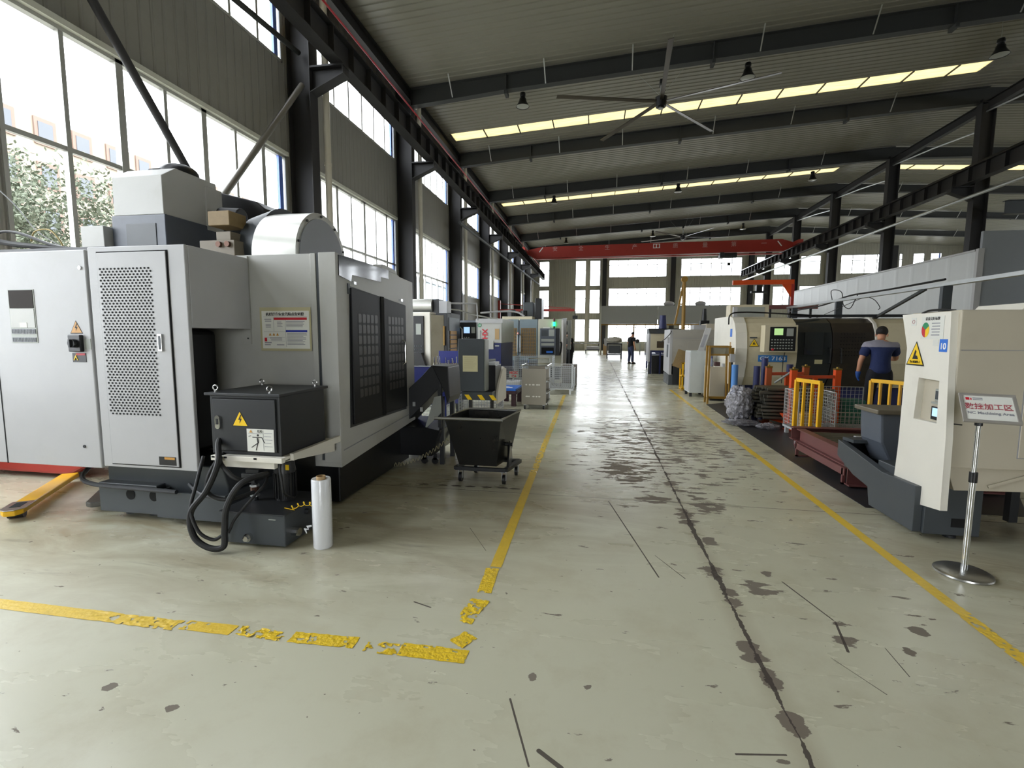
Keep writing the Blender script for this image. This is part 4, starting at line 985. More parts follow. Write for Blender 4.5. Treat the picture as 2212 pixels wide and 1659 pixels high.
obj('tray_floor', MB().box(2.42, 3.4, 4.6, 5.14, .24, .27).box(2.42, 3.4, 5.12, 5.16, .27, .5), BLACKM, m10)
obj('base_slot', MB().box(2.60, 2.70, 3.945, 3.951, .11, .175), HOLE, m10)
obj('coolant_sump', MB().box(2.62, 3.3, 3.97, 4.4, .40, .46), mat('oily_amber_metal', '6b4a1c', .3, metal=.5, dirt=.6), m10)
for x, y in ((2.66, 4.05), (2.5, 4.5), (3.9, 4.05), (3.9, 4.5)): obj('leveling_foot', MB().cyl((x, y, 0), (x, y, .018), .04, n=20).cyl((x, y, .018), (x, y, .05), .012), DKGREY, m10)

obj('chip_funnel', MB().prism([(2.50,.84),(2.95,.84),(2.95,.42),(2.62,.34),(2.52,.56)], 'y', 4.75, 5.1), SLATEB, m10, bev=.02)
obj('funnel_rim', MB().box(2.46, 2.95, 4.72, 5.12, .82, .86), mat('oily_brown_edge', '6a6252', .4, dirt=.4), m10, bev=.008)
obj('ledge_bracket', MB().prism([(2.42,5.0),(2.40,5.16),(2.60,5.16),(2.60,5.0)], 'z', .50, .53), SLATE, m10)
# stickers on the end panel
bx = XP-.001
st = obj('rating_sticker', MB().box(bx-.002, bx, 3.885, 4.125, 1.49, 1.655), PAPER, ep)
text('sticker_title', '设备完好标牌', .026, INK, st, (bx-.003, 4.005, 1.636), face='-x')
for i, (a0, mm) in enumerate(((30, GREEN), (150, RED), (270, WARN))):
    pts = [(0, 0)]+[(.042*math.cos(math.radians(a0+t)), .055*math.sin(math.radians(a0+t))) for t in range(0, 121, 10)]
    obj('pie_sector', MB().add([(bx-.0035, 4.075-p[0], 1.557+p[1]) for p in pts], [tuple(range(len(pts)))]), mm, st)
f = MB()
for j in range(5): f.box(bx-.0035, bx-.002, 3.925, 4.01-.006*(j % 2), 1.6-j*.021, 1.607-j*.021)
obj('sticker_lines', f, GINK, st)
bg = obj('number_badge', MB().box(bx-.002, bx, 3.835, 3.915, 1.40, 1.49), BADGE, ep, bev=.001)
text('badge_number', '10', .062, WINK, bg, (bx-.003, 3.875, 1.438), face='-x', bold=.0012)
obj('small_sticker', MB().box(bx-.001, bx, 3.93, 3.985, 1.44, 1.485), PAPER, ep)
rs = obj('round_sticker', MB().box(bx-.001, bx, 4.19, 4.25, 1.59, 1.65), PAPER, ep)
obj('sticker_mark', MB().tube([(bx-.002, 4.22+.014*math.cos(t), 1.62+.014*math.sin(t)) for t in [2*PI*i/14 for i in range(14)]], .0015, 4, closed=True), RINK, rs)
w_ = warn_tri(ep, '-x', (XP-.001, 4.165, 1.362), .215, WARN, 'hand')
text('warning_text', '当心机械伤人', .021, INK, w_, (XP-.005, 4.165, 1.315), face='-x')

# ------------------------------------------------------------------ sign stand
ss = thing('sign_stand', 'silver floor stand with a tilted sign reading NC Machining Area', 'sign', (2.33, 3.40, 0))
obj('base', MB().lathe([(0,.0),(.145,0),(.15,.006),(.148,.016),(.135,.024),(.05,.03),(0,.032)], (2.33, 3.40, 0), 48), STEEL, ss, smooth=True)
obj('pole', MB().cyl((2.335, 3.40, .03), (2.335, 3.40, .66), .017, n=20).cyl((2.335, 3.40, .60), (2.335, 3.40, .985), .013, n=20), CHROME, ss, smooth=True)
obj('height_clamp', MB().cyl((2.335, 3.40, .60), (2.335, 3.40, .665), .0215, n=20), BLACK, ss, smooth=True)
BL, BR = W(2081, 910, Z=.985), W(2210, 919, Z=.985)
wv = (BR-BL); wl = wv.length; wv.normalize()
hv = Vector((-wv.y, wv.x, 0)); up = (hv*.72+Vector((0,0,.69))).normalized(); nn_ = wv.cross(up)
if nn_.z < 0: nn_ = -nn_
C0 = BL+wv*(wl/2)+up*.115
SM = Matrix(((wv.x, up.x, nn_.x, C0.x), (wv.y, up.y, nn_.y, C0.y), (wv.z, up.z, nn_.z, C0.z), (0,0,0,1)))
hw, hh = wl/2, .115
fm = MB()
for a in ((-hw, hw, -hh, -hh+.018), (-hw, hw, hh-.018, hh), (-hw, -hw+.018, -hh+.018, hh-.018), (hw-.018, hw, -hh+.018, hh-.018)): fm.box(a[0], a[1], a[2], a[3], -.008, .008, SM)
sf = obj('sign_frame', fm, mat('satin_frame', 'a5a19a', .4, metal=.35), ss, bev=.002)
sp = obj('sign_plate', MB().box(-hw+.015, hw-.015, -hh+.015, hh-.015, -.004, .002, SM), PAPER, ss)
text('sign_text', '数控加工区', .052, RINK, sp, (0,0,0), tilt=SM @ Matrix.Translation((-.002, .008, .003)), sx=.85, bold=.0008)
text('sign_text', 'NC Machining Area', .0265, GINK, sp, (0,0,0), tilt=SM @ Matrix.Translation((.0, -.042, .003)), bold=.0006)
text('sign_logo', 'M', .026, RED, sp, (0,0,0), tilt=SM @ Matrix.Translation((-hw+.045, .072, .003)), bold=.001) if False else obj('sign_logo', MB().box(-hw+.03, -hw+.048, .062, .082, .002, .003, SM).box(-hw+.052, -hw+.058, .062, .078, .002, .003, SM), RED, sp)
obj('sign_logo_lines', MB().box(-hw+.064, -hw+.11, .074, .082, .002, .003, SM).box(-hw+.064, -hw+.11, .063, .069, .002, .003, SM), GINK, sp)
obj('bracket', MB().cyl((2.335, 3.40, .96), (2.335, 3.40, .992), .02, .02, n=12), BLACK, ss)

# ------------------------------------------------------------------ low roller table
rt = thing('roller_table', 'low roller table with red-brown steel beams beside the cream lathe', 'roller table', (3.1, 5.9, 0))
m = MB(); ibeam(m, (2.58, 5.32, .26), (2.58, 6.6, .26), .10, .16, .012, .01)
obj('side_beam', m, RUSTR, rt)
m = MB(); ibeam(m, (3.75, 5.32, .26), (3.75, 6.6, .26), .10, .16, .012, .01); obj('side_beam', m, RUSTR, rt)
m = MB(); ibeam(m, (2.5, 6.68, .27), (3.9, 6.68, .27), .12, .16, .012, .01); obj('cross_beam', m, RUSTR, rt)
m = MB(); ibeam(m, (2.5, 5.24, .12), (3.9, 5.24, .12), .10, .2, .012, .01); obj('cross_beam', m, RUSTR, rt)
obj('lower_channel', MB().box(2.50, 2.60, 5.3, 6.55, .165, .175).box(2.50, 2.51, 5.3, 6.55, .10, .165), RUSTR, rt)
for y in (5.33, 6.5): obj('leg', MB().box(2.50, 2.53, y, y+.03, .0, .17).box(2.50, 2.75, y, y+.03, 0, .02), RUSTR, rt)
for y in (5.33, 6.5): obj('leg', MB().box(3.76, 3.79, y, y+.03, .0, .2), RUSTR, rt)
for i in range(11): obj('roller', MB().cyl((2.63, 5.45+i*.105, .29), (3.70, 5.45+i*.105, .29), .03, n=14), BARS, rt, smooth=True)
for i, (x0, x1, y, mm, lab) in enumerate(((3.02, 3.28, 6.2, WHITE2, 'white plastic strip lying at the back of the roller table'), (3.2, 3.33, 6.0, PAPER, 'small white sheet lying across the rollers'), (3.45, 3.58, 6.1, GALV, 'bright metal offcut at the far side of the rollers'))):
    simple('offcut', MB().box(x0, x1, y, y+.05, .32, .34), mm, lab, 'offcut', bev=.003)
simple('dark_block', MB().box(3.36, 3.42, 6.05, 6.1, .32, .42), DKGREY, 'small upright dark steel block on the roller table', 'block', bev=.003)
tag(obj('floor_mat', MB().prism([(2.37,4.62),(2.35,5.9),(2.36,8.4),(2.42,11.2),(3.2,11.9),(3.6,9.5),(4.0,7.0),(4.0,5.25),(3.6,4.62)], 'z', 0, .004), MATF), 'black rubber mat sheet on the floor under the racks and roller table', 'mat')

# ------------------------------------------------------------------ yellow trolley, wire baskets, orange rack
yt = thing('yellow_trolley', 'yellow steel trolley with two barred end frames on casters', 'trolley', (3.3, 7.2, 0))
def end_frame(a, b, z0, z1, nb):
    a, b = Vector(a), Vector(b); d = (b-a).normalized(); L = (b-a).length
    fr_ = obj('end_frame', MB().bar((*a.xy, z0), (*a.xy, z1), .055, .035, up=d).bar((*b.xy, z0), (*b.xy, z1), .055, .035, up=d).bar((*a.xy, z1), (*b.xy, z1), .04, .05).bar((*a.xy, z0), (*b.xy, z0), .04, .05), YELLOW, yt, bev=.004)
    for i in range(nb):
        p = a.lerp(b, (i+1)/(nb+1)); obj('bar', MB().bar((p.x, p.y, z0), (p.x, p.y, z1), .035, .025, up=d), YELLOW, fr_, bev=.003)
A0, A1 = (2.715, 7.17, 0), (2.83, 6.72, 0)
B0, B1 = (3.80, 7.50, 0), (4.02, 7.02, 0)
end_frame(A0, A1, .15, .92, 2); end_frame(B0, B1, .15, .90, 3)
obj('side_rail', MB().bar((2.72,7.17,.16),(3.80,7.50,.16),.05,.05).bar((2.83,6.72,.16),(4.02,7.02,.16),.05,.05), YELLOW, yt)
obj('deck', MB().add([(2.72,7.17,.17),(2.83,6.72,.17),(4.02,7.02,.17),(3.80,7.50,.17),(2.72,7.17,.185),(2.83,6.72,.185),(4.02,7.02,.185),(3.80,7.50,.185)], [(0,3,2,1),(4,5,6,7),(0,1,5,4),(1,2,6,5),(2,3,7,6),(3,0,4,7)]), DKGREY, yt)
for x, y in ((2.74,7.12),(2.83,6.78),(3.80,7.44),(3.98,7.08)):
    k = obj('caster', MB().cyl((x-.02,y,.055),(x+.02,y,.055),.055,n=20), mat('maroon_caster', '5a1c20', .4), yt, smooth=True)
    obj('caster_hub', MB().cyl((x-.024,y,.055),(x+.024,y,.055),.025,n=14).box(x-.03,x+.03,y-.03,y+.03,.12,.14), GALV, k)
def wires(mb, a, b, c, n1, n2, r=.0022):
    """mesh panel: origin a, edges to b and c"""
    a, b, c = Vector(a), Vector(b), Vector(c)
    for i in range(n1+1): p = a.lerp(b, i/n1); mb.bar(p, p+(c-a), r*2)
    for j in range(n2+1): p = a.lerp(c, j/n2); mb.bar(p, p+(b-a), r*2)
    return mb
def cage(lab, x0, x1, y0, y1, z0, z1, pitch=.05, grp='wire mesh baskets', mm=GALV, back=None, legs=True, r=.0025, skip=(), m2=None, name='wire_basket'):
    t = thing(name, lab, 'basket', ((x0+x1)/2, (y0+y1)/2, 0), grp)
    nx, ny, nz_ = max(2, int((x1-x0)/pitch)), max(2, int((y1-y0)/pitch)), max(2, int((z1-z0)/pitch))
    zb = back or z1; nb = max(2, int((zb-z0)/pitch))
    P4 = {'front': ((x0,y0,z0),(x1,y0,z0),(x0,y0,z1),nx,nz_), 'back': ((x0,y1,z0),(x1,y1,z0),(x0,y1,zb),nx,nb),
          'left': ((x0,y0,z0),(x0,y1,z0),(x0,y0,z1),ny,nz_), 'right': ((x1,y0,z0),(x1,y1,z0),(x1,y0,z1),ny,nz_), 'floor': ((x0,y0,z0),(x1,y0,z0),(x0,y1,z0),nx,ny)}
    for k_, (a, b, c_, n1, n2) in P4.items():
        if k_ in skip: continue
        tag(obj('mesh_panel', wires(MB(), a, b, c_, n1, n2, r), mm, t), kind='stuff')
    e = MB()
    for x, y in ((x0,y0),(x1,y0),(x1,y1),(x0,y1)): e.bar((x,y,z0-.02),(x,y,zb if y == y1 else z1), .012)
    for z in (z1,): e.bar((x0,y0,z),(x1,y0,z),.012).bar((x0,y0,z),(x0,y1,z),.012).bar((x1,y0,z),(x1,y1,z),.012).bar((x0,y1,zb),(x1,y1,zb),.012)
    e.bar((x0,y0,z0-.015),(x1,y0,z0-.015),.03).bar((x0,y1,z0-.015),(x1,y1,z0-.015),.03).bar((x0,y0,z0-.015),(x0,y1,z0-.015),.03).bar((x1,y0,z0-.015),(x1,y1,z0-.015),.03)
    obj('rim_frame', e, m2 or mm, t)
    if legs:
        for x, y in ((x0+.04,y0+.03),(x1-.04,y0+.03),(x0+.04,y1-.03),(x1-.04,y1-.03)): obj('foot', MB().box(x-.025,x+.025,y-.025,y+.025,0,z0-.02), m2 or mm, t)
    return t
cage('bright wire basket half hidden behind the yellow barred frame', 2.93, 3.42, 7.62, 8.16, .14, .70, .05, mm=mat('white_coated_wire', 'c9cccc', .4, metal=.3))
cage('grey wire basket with a raised back panel in front of the navy-shirted worker', 3.50, 4.15, 7.75, 8.40, .13, .40, .055, back=.72)
simple('cardboard_box', MB().box(3.02, 3.2, 7.75, 7.95, .145, .36), CARD, 'brown cardboard box inside the bright wire basket', 'box', bev=.003)
simple('green_crate', MB().box(4.0, 4.35, 8.7, 9.0, 0, .47), mat('green_crate_plastic', '2c6b5c', .5), 'green crate behind the grey wire basket', 'crate', bev=.006)
simple('platform_board', MB().box(3.3, 4.25, 7.66, 7.72, .03, .06), DKGREY, 'dark flat bar on the floor before the grey wire basket', 'board')
orr = thing('orange_rack', 'orange steel rack with four tall posts holding dark steel bars', 'rack', (3.4, 8.9, 0))
PP = {'P2': (3.13, 8.42), 'P4': (3.86, 8.62), 'P1': (2.96, 9.05), 'P3': (3.66, 9.32)}
for k_, (x, y) in PP.items():
    o = obj('post', MB().box(x-.045, x+.045, y-.045, y+.045, .0, .97), ORANGE if k_ in ('P2', 'P4') else mat('faded_orange_paint', 'a8542c', .5, dirt=.4), orr, bev=.005)
    obj('post_cap', MB().box(x-.05, x+.05, y-.05, y+.05, .97, .995).cyl((x, y, .995), (x, y, 1.02), .02), BRASS, o)
    obj('foot_plate', MB().box(x-.09, x+.09, y-.09, y+.09, 0, .012), ORANGE, o)
for a, b in (('P2','P4'), ('P1','P3')):
    for z in (.86, .12): obj('cross_rail', MB().bar((*PP[a], z), (*PP[b], z), .045, .05), ORANGE, orr, bev=.003)
    mx_, my_ = (PP[a][0]+PP[b][0])/2, (PP[a][1]+PP[b][1])/2
    obj('middle_post', MB().box(mx_-.03, mx_+.03, my_-.03, my_+.03, .12, .86), ORANGE, orr, bev=.003)
for a, b in (('P2','P1'), ('P4','P3')): obj('side_rail', MB().bar((*PP[a], .10), (*PP[b], .10), .045, .05), ORANGE, orr)
obj('gusset', MB().add([(3.13,8.42,.26),(3.13,8.42,.02),(2.98,8.5,.26),(3.13,8.40,.26),(3.13,8.40,.02),(2.98,8.48,.26)], [(0,1,2),(3,5,4),(0,2,5,3),(1,0,3,4),(2,1,4,5)]), ORANGE, orr)
random.seed(11)
first = None
for r_ in range(9):
    for c_ in range(9):
        y = 8.545+c_*.062+(r_ % 2)*.028; z = .165+r_*.059; x0 = 2.68+random.random()*.16-c_*.004; x1 = 3.78+random.random()*.12
        if first is None:
            first = obj('steel_bar', MB().tube([(0,0,0),(1.02,0,0)], .027, 10), BARS, smooth=True)
            o = first
        else: o = first.copy(); COL.objects.link(o)
        o.location = (x0, y+(random.random()-.5)*.008, z); o.rotation_euler = (random.random()*6, 0, (random.random()-.5)*.03)
        tag(o, 'dark steel bar in the stack held by the orange rack', 'steel bar', 'steel bars stacked in the orange rack')
for (x, y, z0, z1, mm, lab) in ((2.46, 9.25, 0, 1.0, LBLUE, 'light blue upright tube beside the lathe end'), (2.84, 9.28, 0, .98, NAVYP, 'dark blue upright tube behind the steel bars, left one'), (3.02, 9.45, 0, 1.12, NAVYP, 'dark blue upright tube behind the faded orange post'), (3.5, 9.6, 0, 1.0, NAVYP, 'dark blue upright tube between the orange posts')):
    simple('blue_post', MB().cyl((x, y, z0), (x, y, z1), .055, n=20), mm, lab, 'post', 'blue upright tubes near the orange rack', smooth=True)
simple('steel_rod', MB().cyl((3.0, 8.85, .72), (3.25, 8.8, .93), .018, n=10), GALV, 'bright thin rod leaning on top of the steel bars', 'rod', smooth=True)
def crumple(c, sx, sy, sz, seed, m, amp=.22, f=3.5):
    bm = bmesh.new(); bmesh.ops.create_icosphere(bm, subdivisions=5, radius=1)
    for v in bm.verts:
        p = v.co.copy(); n = noise.noise(p*f+Vector((seed,0,0)))*amp+noise.noise(p*f*2.6+Vector((0,seed,0)))*amp*.6
        q = p*(1+n); q.x = q.x*sx+c[0]; q.y = q.y*sy+c[1]; q.z = max(.004, q.z*sz+c[2]); v.co = q
    me = bpy.data.meshes.new('c'); bm.to_mesh(me); bm.free(); return me
wb = thing('wrapped_bundle', 'bundle of parts in crumpled clear plastic on the floor beside the steel bars', 'bundle', (2.5, 9.0, 0))
obj('plastic_wrap', crumple((2.47, 8.95, .34), .20, .28, .32, 3, None), FILM, wb, smooth=2)
obj('loose_plastic', crumple((2.45, 8.7, .05), .26, .18, .05, 9, None, .35), FILM, wb, smooth=2)
obj('contents', MB().box(2.36, 2.62, 8.8, 9.15, .02, .52), DKGREY, wb, bev=.05)
w2 = thing('wrapped_bundle', 'black wrapped bar ends with a grey film band next to the crumpled clear plastic', 'bundle', (2.7, 9.0, 0))
obj('black_wrap', crumple((2.66, 9.25, .30), .13, .20, .27, 5, None, .12), BLACK, w2, smooth=2)
obj('film_band', crumple((2.70, 9.22, .45), .15, .22, .12, 8, None, .15), mat('grey_film', '6d6f6c', .25), w2, smooth=2)
simple('plastic_scrap', crumple((2.80, 8.42, .04), .17, .11, .05, 12, None, .4), FILM, 'crumpled clear plastic scrap on the mat below the steel bars', 'plastic', smooth=2)

# ------------------------------------------------------------------ big lathe across the aisle
lt = thing('turning_lathe', 'long cream and black lathe with curved hood and blue CK 7163 plate', 'machine', (4.3, 11.4, 0))
prof = [(10.78,.42),(10.62,.62),(10.52,.95),(10.5,1.25),(10.56,1.6),(10.68,1.80),(10.88,1.91),(11.2,1.94),(12.5,1.94),(12.5,.42)]
def lsec(name, x0, x1, m, d=0, par=None, bev=.006):
    return obj(name, MB().prism([(y-(d if y < 11 else 0), z+(d if z > 1.9 else 0)) for y, z in prof], 'x', x0, x1), m, par or lt, bev=bev)
LTB = mat('lathe_cream', 'cfc5a8', .4, dirt=.35, dcol='7d7052', vs=3)
lsec('end_cover', 2.66, 2.90, IVORY, .03); lsec('left_hood', 2.90, 3.92, LTB); lsec('left_door', 3.92, 4.60, mat('dark_lathe_door', '23282b', .3, dirt=.3), -.012)
d2 = lsec('right_door', 4.62, 5.42, mat('brown_dark_door', '2e2824', .35, dirt=.5), -.012); lsec('door_edge', 5.42, 5.48, IVORY, .02); lsec('right_hood', 5.48, 8.2, LTB, -.02)
obj('bed', MB().box(2.8, 8.0, 10.9, 12.4, 0, .44), NAVYP, lt, bev=.01)
obj('door_window', MB().box(4.05, 4.42, 10.495, 10.53, 1.12, 1.6), SMOKED, lt)
f = MB()
for j in range(7):
    for i in range(9): f.cyl((4.76+i*.055, 10.515, 1.12+j*.075), (4.76+i*.055, 10.505, 1.12+j*.075), .011, n=6)
tag(obj('vent_grid', f, HOLE, lt), kind='stuff')
for x in (4.53, 4.74): obj('door_handle', MB().tube([(x, 10.55, 1.28), (x+.01, 10.46, 1.26), (x+.03, 10.46, .95), (x+.03, 10.55, .93)], .013), BLACK, lt, smooth=True)
obj('name_plate', MB().box(4.28, 4.43, 10.52, 10.535, .93, 1.02), YPAPER, lt)
pb = obj('control_pendant', MB().box(3.14, 3.78, 10.16, 10.42, 1.18, 1.75), LTB, lt, bev=.008)
obj('pendant_arm', MB().box(3.3, 3.6, 10.4, 10.6, 1.3, 1.7), LTB, lt)
obj('panel_face', MB().box(3.24, 3.74, 10.148, 10.165, 1.21, 1.71), BLACK, pb)
obj('screen', MB().box(3.32, 3.49, 10.142, 10.15, 1.54, 1.68), LCD, pb)
obj('key_block', MB().box(3.56, 3.69, 10.142, 10.15, 1.52, 1.68), GREYG, pb)
f = MB()
for r_ in range(4):
    for c_ in range(8): f.box(3.27+c_*.055, 3.30+c_*.055, 10.14, 10.15, 1.25+r_*.06, 1.275+r_*.06)
tag(obj('keys', f, GREYG, pb), kind='stuff')
obj('emergency_stop', MB().cyl((3.30, 10.12, 1.24), (3.30, 10.15, 1.24), .022), RED, pb)
pl = obj('model_plate', MB().box(3.14, 3.72, 10.49, 10.505, .965, 1.105), mat('plate_blue', '2f78c0', .4), lt)
text('plate_text', 'CK 7163', .115, mat('plate_lettering', 'cfd8e0', .4), pl, (3.43, 10.487, 1.033), sx=1.25, bold=.003)
w_ = warn_tri(lt, '-y', (3.04, 10.495, 1.36), .20, WARN, 'hand')
obj('small_plate', MB().box(2.95, 3.1, 10.50, 10.51, 1.47, 1.50), SLATE, lt); obj('small_plate', MB().box(2.95, 3.1, 10.50, 10.51, 1.41, 1.44), YPAPER, lt)
obj('side_decal', MB().box(2.655, 2.66, 10.8, 10.95, 1.5, 1.68), BADGE, lt); obj('side_decal', MB().box(2.655, 2.66, 10.85, 10.95, 1.28, 1.38), CARD, lt)
obj('lower_cable', MB().tube([(3.6, 10.3, 1.18), (3.63, 10.46, 1.0), (3.64, 10.5, .5)], .008), BLACK, lt)
obj('roof_cable', MB().tube(spline([(2.60,10.9,1.78),(2.62,10.85,2.0),(2.9,10.85,2.05),(3.6,10.85,2.02),(4.5,10.95,1.97)]), .016), BLACK, lt, smooth=True)
obj('electrical_box', MB().box(2.95, 3.85, 12.2, 12.6, 1.9, 2.3), LTB, lt, bev=.006); obj('box_grille', MB().box(3.05, 3.75, 12.19, 12.2, 2.0, 2.24), GREYG, lt)
obj('stack_post', MB().box(2.72, 2.80, 11.0, 11.1, 1.9, 2.18), WHITE2, lt)
obj('roof_trough', MB().box(3.9, 8.1, 11.0, 11.1, 1.94, 2.0), DKGREY, lt)
lt.location = Vector(lt.location)+Vector((.33, .8, 0))
sw_ = thing('socket_box', 'small white switch box on a slim post by the lathe end', 'switch box', (2.91, 11.19, 0))
obj('box', MB().box(2.86, 2.96, 11.15, 11.23, .95, 1.13), WHITE2, sw_, bev=.005); obj('post', MB().box(2.895, 2.925, 11.18, 11.21, 0, .95), BLACK, sw_); obj('top_ring', MB().box(2.88, 2.94, 11.17, 11.21, 1.13, 1.26), BRASS, sw_)

# ------------------------------------------------------------------ things in the right-hand row behind
c1 = thing('electrical_cabinet', 'light grey upright cabinet with a tilted white plate on its roof', 'cabinet', (2.5, 12.6, 0))
obj('body', MB().box(2.30, 2.72, 12.6, 13.3, .10, 1.15), mat('light_grey_cabinet', 'b9bfbe', .4, dirt=.15), c1, bev=.006)
obj('side_door', MB().box(2.288, 2.30, 12.63, 13.27, .14, 1.12), WHITE2, c1, bev=.004)
for x, y in ((2.34,12.66),(2.68,12.66),(2.34,13.24),(2.68,13.24)): obj('foot', MB().box(x-.03,x+.03,y-.03,y+.03,0,.10), DKGREY, c1)
tp = thing('tilted_plate', 'white printed plate leaning on the light grey cabinet roof', 'plate', (2.6, 12.7, 1.15))
obj('plate', MB().add([(2.48,12.65,1.152),(2.62,12.65,1.152),(2.80,12.75,1.72),(2.66,12.75,1.72),(2.48,12.67,1.152),(2.62,12.67,1.152),(2.80,12.77,1.72),(2.66,12.77,1.72)], [(0,1,2,3),(4,7,6,5),(0,4,5,1),(1,5,6,2),(2,6,7,3),(3,7,4,0)]), WHITE2, tp)
obj('print', MB().add([(2.53,12.658,1.24),(2.61,12.658,1.24),(2.73,12.73,1.60),(2.65,12.73,1.60)], [(0,1,2,3)]), GINK, tp)
ys_ = thing('yellow_stand', 'worn yellow steel stand with a glazed top panel', 'stand', (2.75, 11.5, 0))
for x in (2.47, 2.93):
    for y in (11.35, 11.62): obj('leg', MB().bar((x, y-.0, .0), (x+(.02 if x < 2.6 else -.02), y+.06, 1.28), .05, .04), OCHRE, ys_, bev=.003)
obj('top_rail', MB().bar((2.47,11.42,1.28),(2.94,11.42,1.28),.04).bar((2.47,11.42,1.10),(2.94,11.42,1.10),.04).bar((2.47,11.7,1.28),(2.94,11.7,1.28),.04).bar((2.47,11.4,.14),(2.94,11.4,.14),.05,.05), OCHRE, ys_)
obj('panel', MB().box(2.5, 2.93, 11.43, 11.44, 1.12, 1.26), mat('dusty_panel', '8f8a72', .4, alpha=.75), ys_)
c2 = thing('beige_cabinet', 'small beige cabinet standing behind the worn yellow stand', 'cabinet', (3, 12.3, 0))
obj('body', MB().box(2.62, 2.96, 11.9, 12.5, .05, .80), BEIGE, c2, bev=.006); obj('side_grille', MB().box(2.61, 2.62, 12.0, 12.4, .3, .68), CARD, c2); obj('plinth', MB().box(2.65, 2.93, 11.95, 12.45, 0, .05), DKGREY, c2)
bt = thing('spray_bottle', 'grey bottle with a blue cap on the beige cabinet', 'bottle', (2.69, 12.1, .8))
obj('bottle', MB().lathe([(0,0),(.04,0),(.042,.12),(.02,.17),(.018,.19),(0,.19)], (2.69,12.1,.8), 16), mat('grey_bottle', '6f7484', .3), bt, smooth=True); obj('cap', MB().lathe([(0,.19),(.024,.19),(.02,.24),(0,.24)], (2.69,12.1,.8), 12), NAVYP, bt, smooth=True)
simple('paper_sheets', MB().box(2.72, 2.90, 11.93, 12.05, .80, .812), PAPER, 'white papers lying on the beige cabinet', 'paper')
simple('white_cup', MB().cyl((2.92,11.95,.80),(2.92,11.95,.88),.035,n=16), WHITE2, 'small white cup on the beige cabinet edge', 'cup', smooth=True)
simple('tool_box', MB().box(2.80, 2.91, 12.2, 12.35, .8, .9), mat('maroon_toolbox', '4a2a2c', .5), 'small maroon box at the back of the beige cabinet', 'box', bev=.004)
yh = thing('yellow_shelf', 'narrow yellow shelf unit with a sloping board on top', 'shelf', (2.45, 14.3, 0))
for x in (2.38, 2.54):
    for y in (14.1, 14.5): obj('leg', MB().box(x-.02,x+.02,y-.02,y+.02,0,.78), YELLOW, yh)
for z in (.05, .40, .76): obj('shelf', MB().box(2.36, 2.56, 14.08, 14.52, z-.015, z+.015), YELLOW, yh)
obj('board', MB().bar((2.18,14.2,.92),(2.60,14.2,.78),.5,.02,up=(0,1,0)), WOOD, yh)
m3 = thing('grey_lathe', 'grey-beige lathe with white end cover behind the light grey cabinet', 'machine', (3, 15.6, 0))
obj('end_cover', MB().prism([(15.6,.32),(15.6,1.72),(16.9,1.72),(16.9,.36)], 'x', 2.22, 2.30), WHITE2, m3, bev=.005)
obj('hood', MB().box(2.30, 4.0, 15.6, 16.9, .66, 1.72), mat('lathe_grey', 'a5a197', .45, dirt=.2), m3, bev=.008)
obj('hood_seam', MB().box(2.32, 3.5, 15.592, 15.6, 1.45, 1.46), GINK, m3); obj('hatch', MB().box(2.76, 3.4, 15.588, 15.6, .74, 1.36), mat('lathe_grey', 'a5a197'), m3, bev=.003)
obj('base', MB().box(2.34, 4.0, 15.65, 16.85, .0, .66), DKGREY, m3, bev=.006); obj('end_base', MB().box(2.22, 2.34, 15.64, 16.8, 0, .33), SLATE, m3)
obj('side_window', MB().box(2.214, 2.22, 15.9, 16.2, .85, 1.25), SLATE, m3); obj('switch_box', MB().box(2.16, 2.22, 15.7, 15.85, 1.3, 1.48), WHITE2, m3, bev=.005)
obj('roof_box', MB().box(2.95, 3.5, 15.8, 16.4, 1.72, 1.86), WHITE2, m3, bev=.005); obj('rear_box', MB().box(3.3, 3.75, 15.75, 16.6, 1.2, 1.9), BEIGE, m3, bev=.006)
obj('roof_motor', MB().cyl((3.4,16.6,1.86),(3.4,16.6,2.4),.10,.06).box(3.28,3.55,16.5,16.75,1.86,2.02), BLACK, m3, bev=.005)
obj('roof_cable', MB().tube(spline([(1.98,15.9,1.32),(2.1,15.6,1.45),(2.22,15.55,1.6),(2.3,15.7,1.76)]), .012), BLACK, m3, smooth=True)
m4 = thing('small_lathe', 'cream machine with a dark viewing window on a navy frame, beyond the grey-beige lathe', 'machine', (2.6, 20, 0))
obj('hood', MB().box(2.10, 3.3, 20, 21, .95, 1.62), LTB, m4, bev=.008); obj('roof', MB().prism([(19.95,1.62),(21,1.62),(21,1.82),(20.3,1.82)], 'x', 2.05, 3.3), SLATE, m4)
obj('window', MB().box(2.35, 2.95, 19.985, 20, 1.05, 1.32), TINT, m4); obj('end_cover', MB().box(2.04, 2.10, 20, 21, .5, 1.62), WHITE2, m4)
for x in (2.14, 2.5, 2.85, 3.25): obj('frame_leg', MB().box(x-.03, x+.03, 20.05, 20.11, 0, .95), NAVYP, m4)
obj('frame_rail', MB().box(2.12, 3.27, 20.04, 20.12, .86, .95), NAVYP, m4); obj('base', MB().box(2.2, 3.2, 20.2, 20.9, 0, .75), BLACK, m4, bev=.01)
obj('motor', MB().cyl((2.6,20.4,1.82),(2.6,20.4,2.35),.16,.12), NAVYP, m4, smooth=True); obj('end_leg', MB().box(2.04,2.1,20,20.1,0,.5), SLATE, m4)
jb = thing('jib_crane', 'yellow jib mast with a slanting arm rising above the machines', 'crane', (2.8, 17.2, 0))
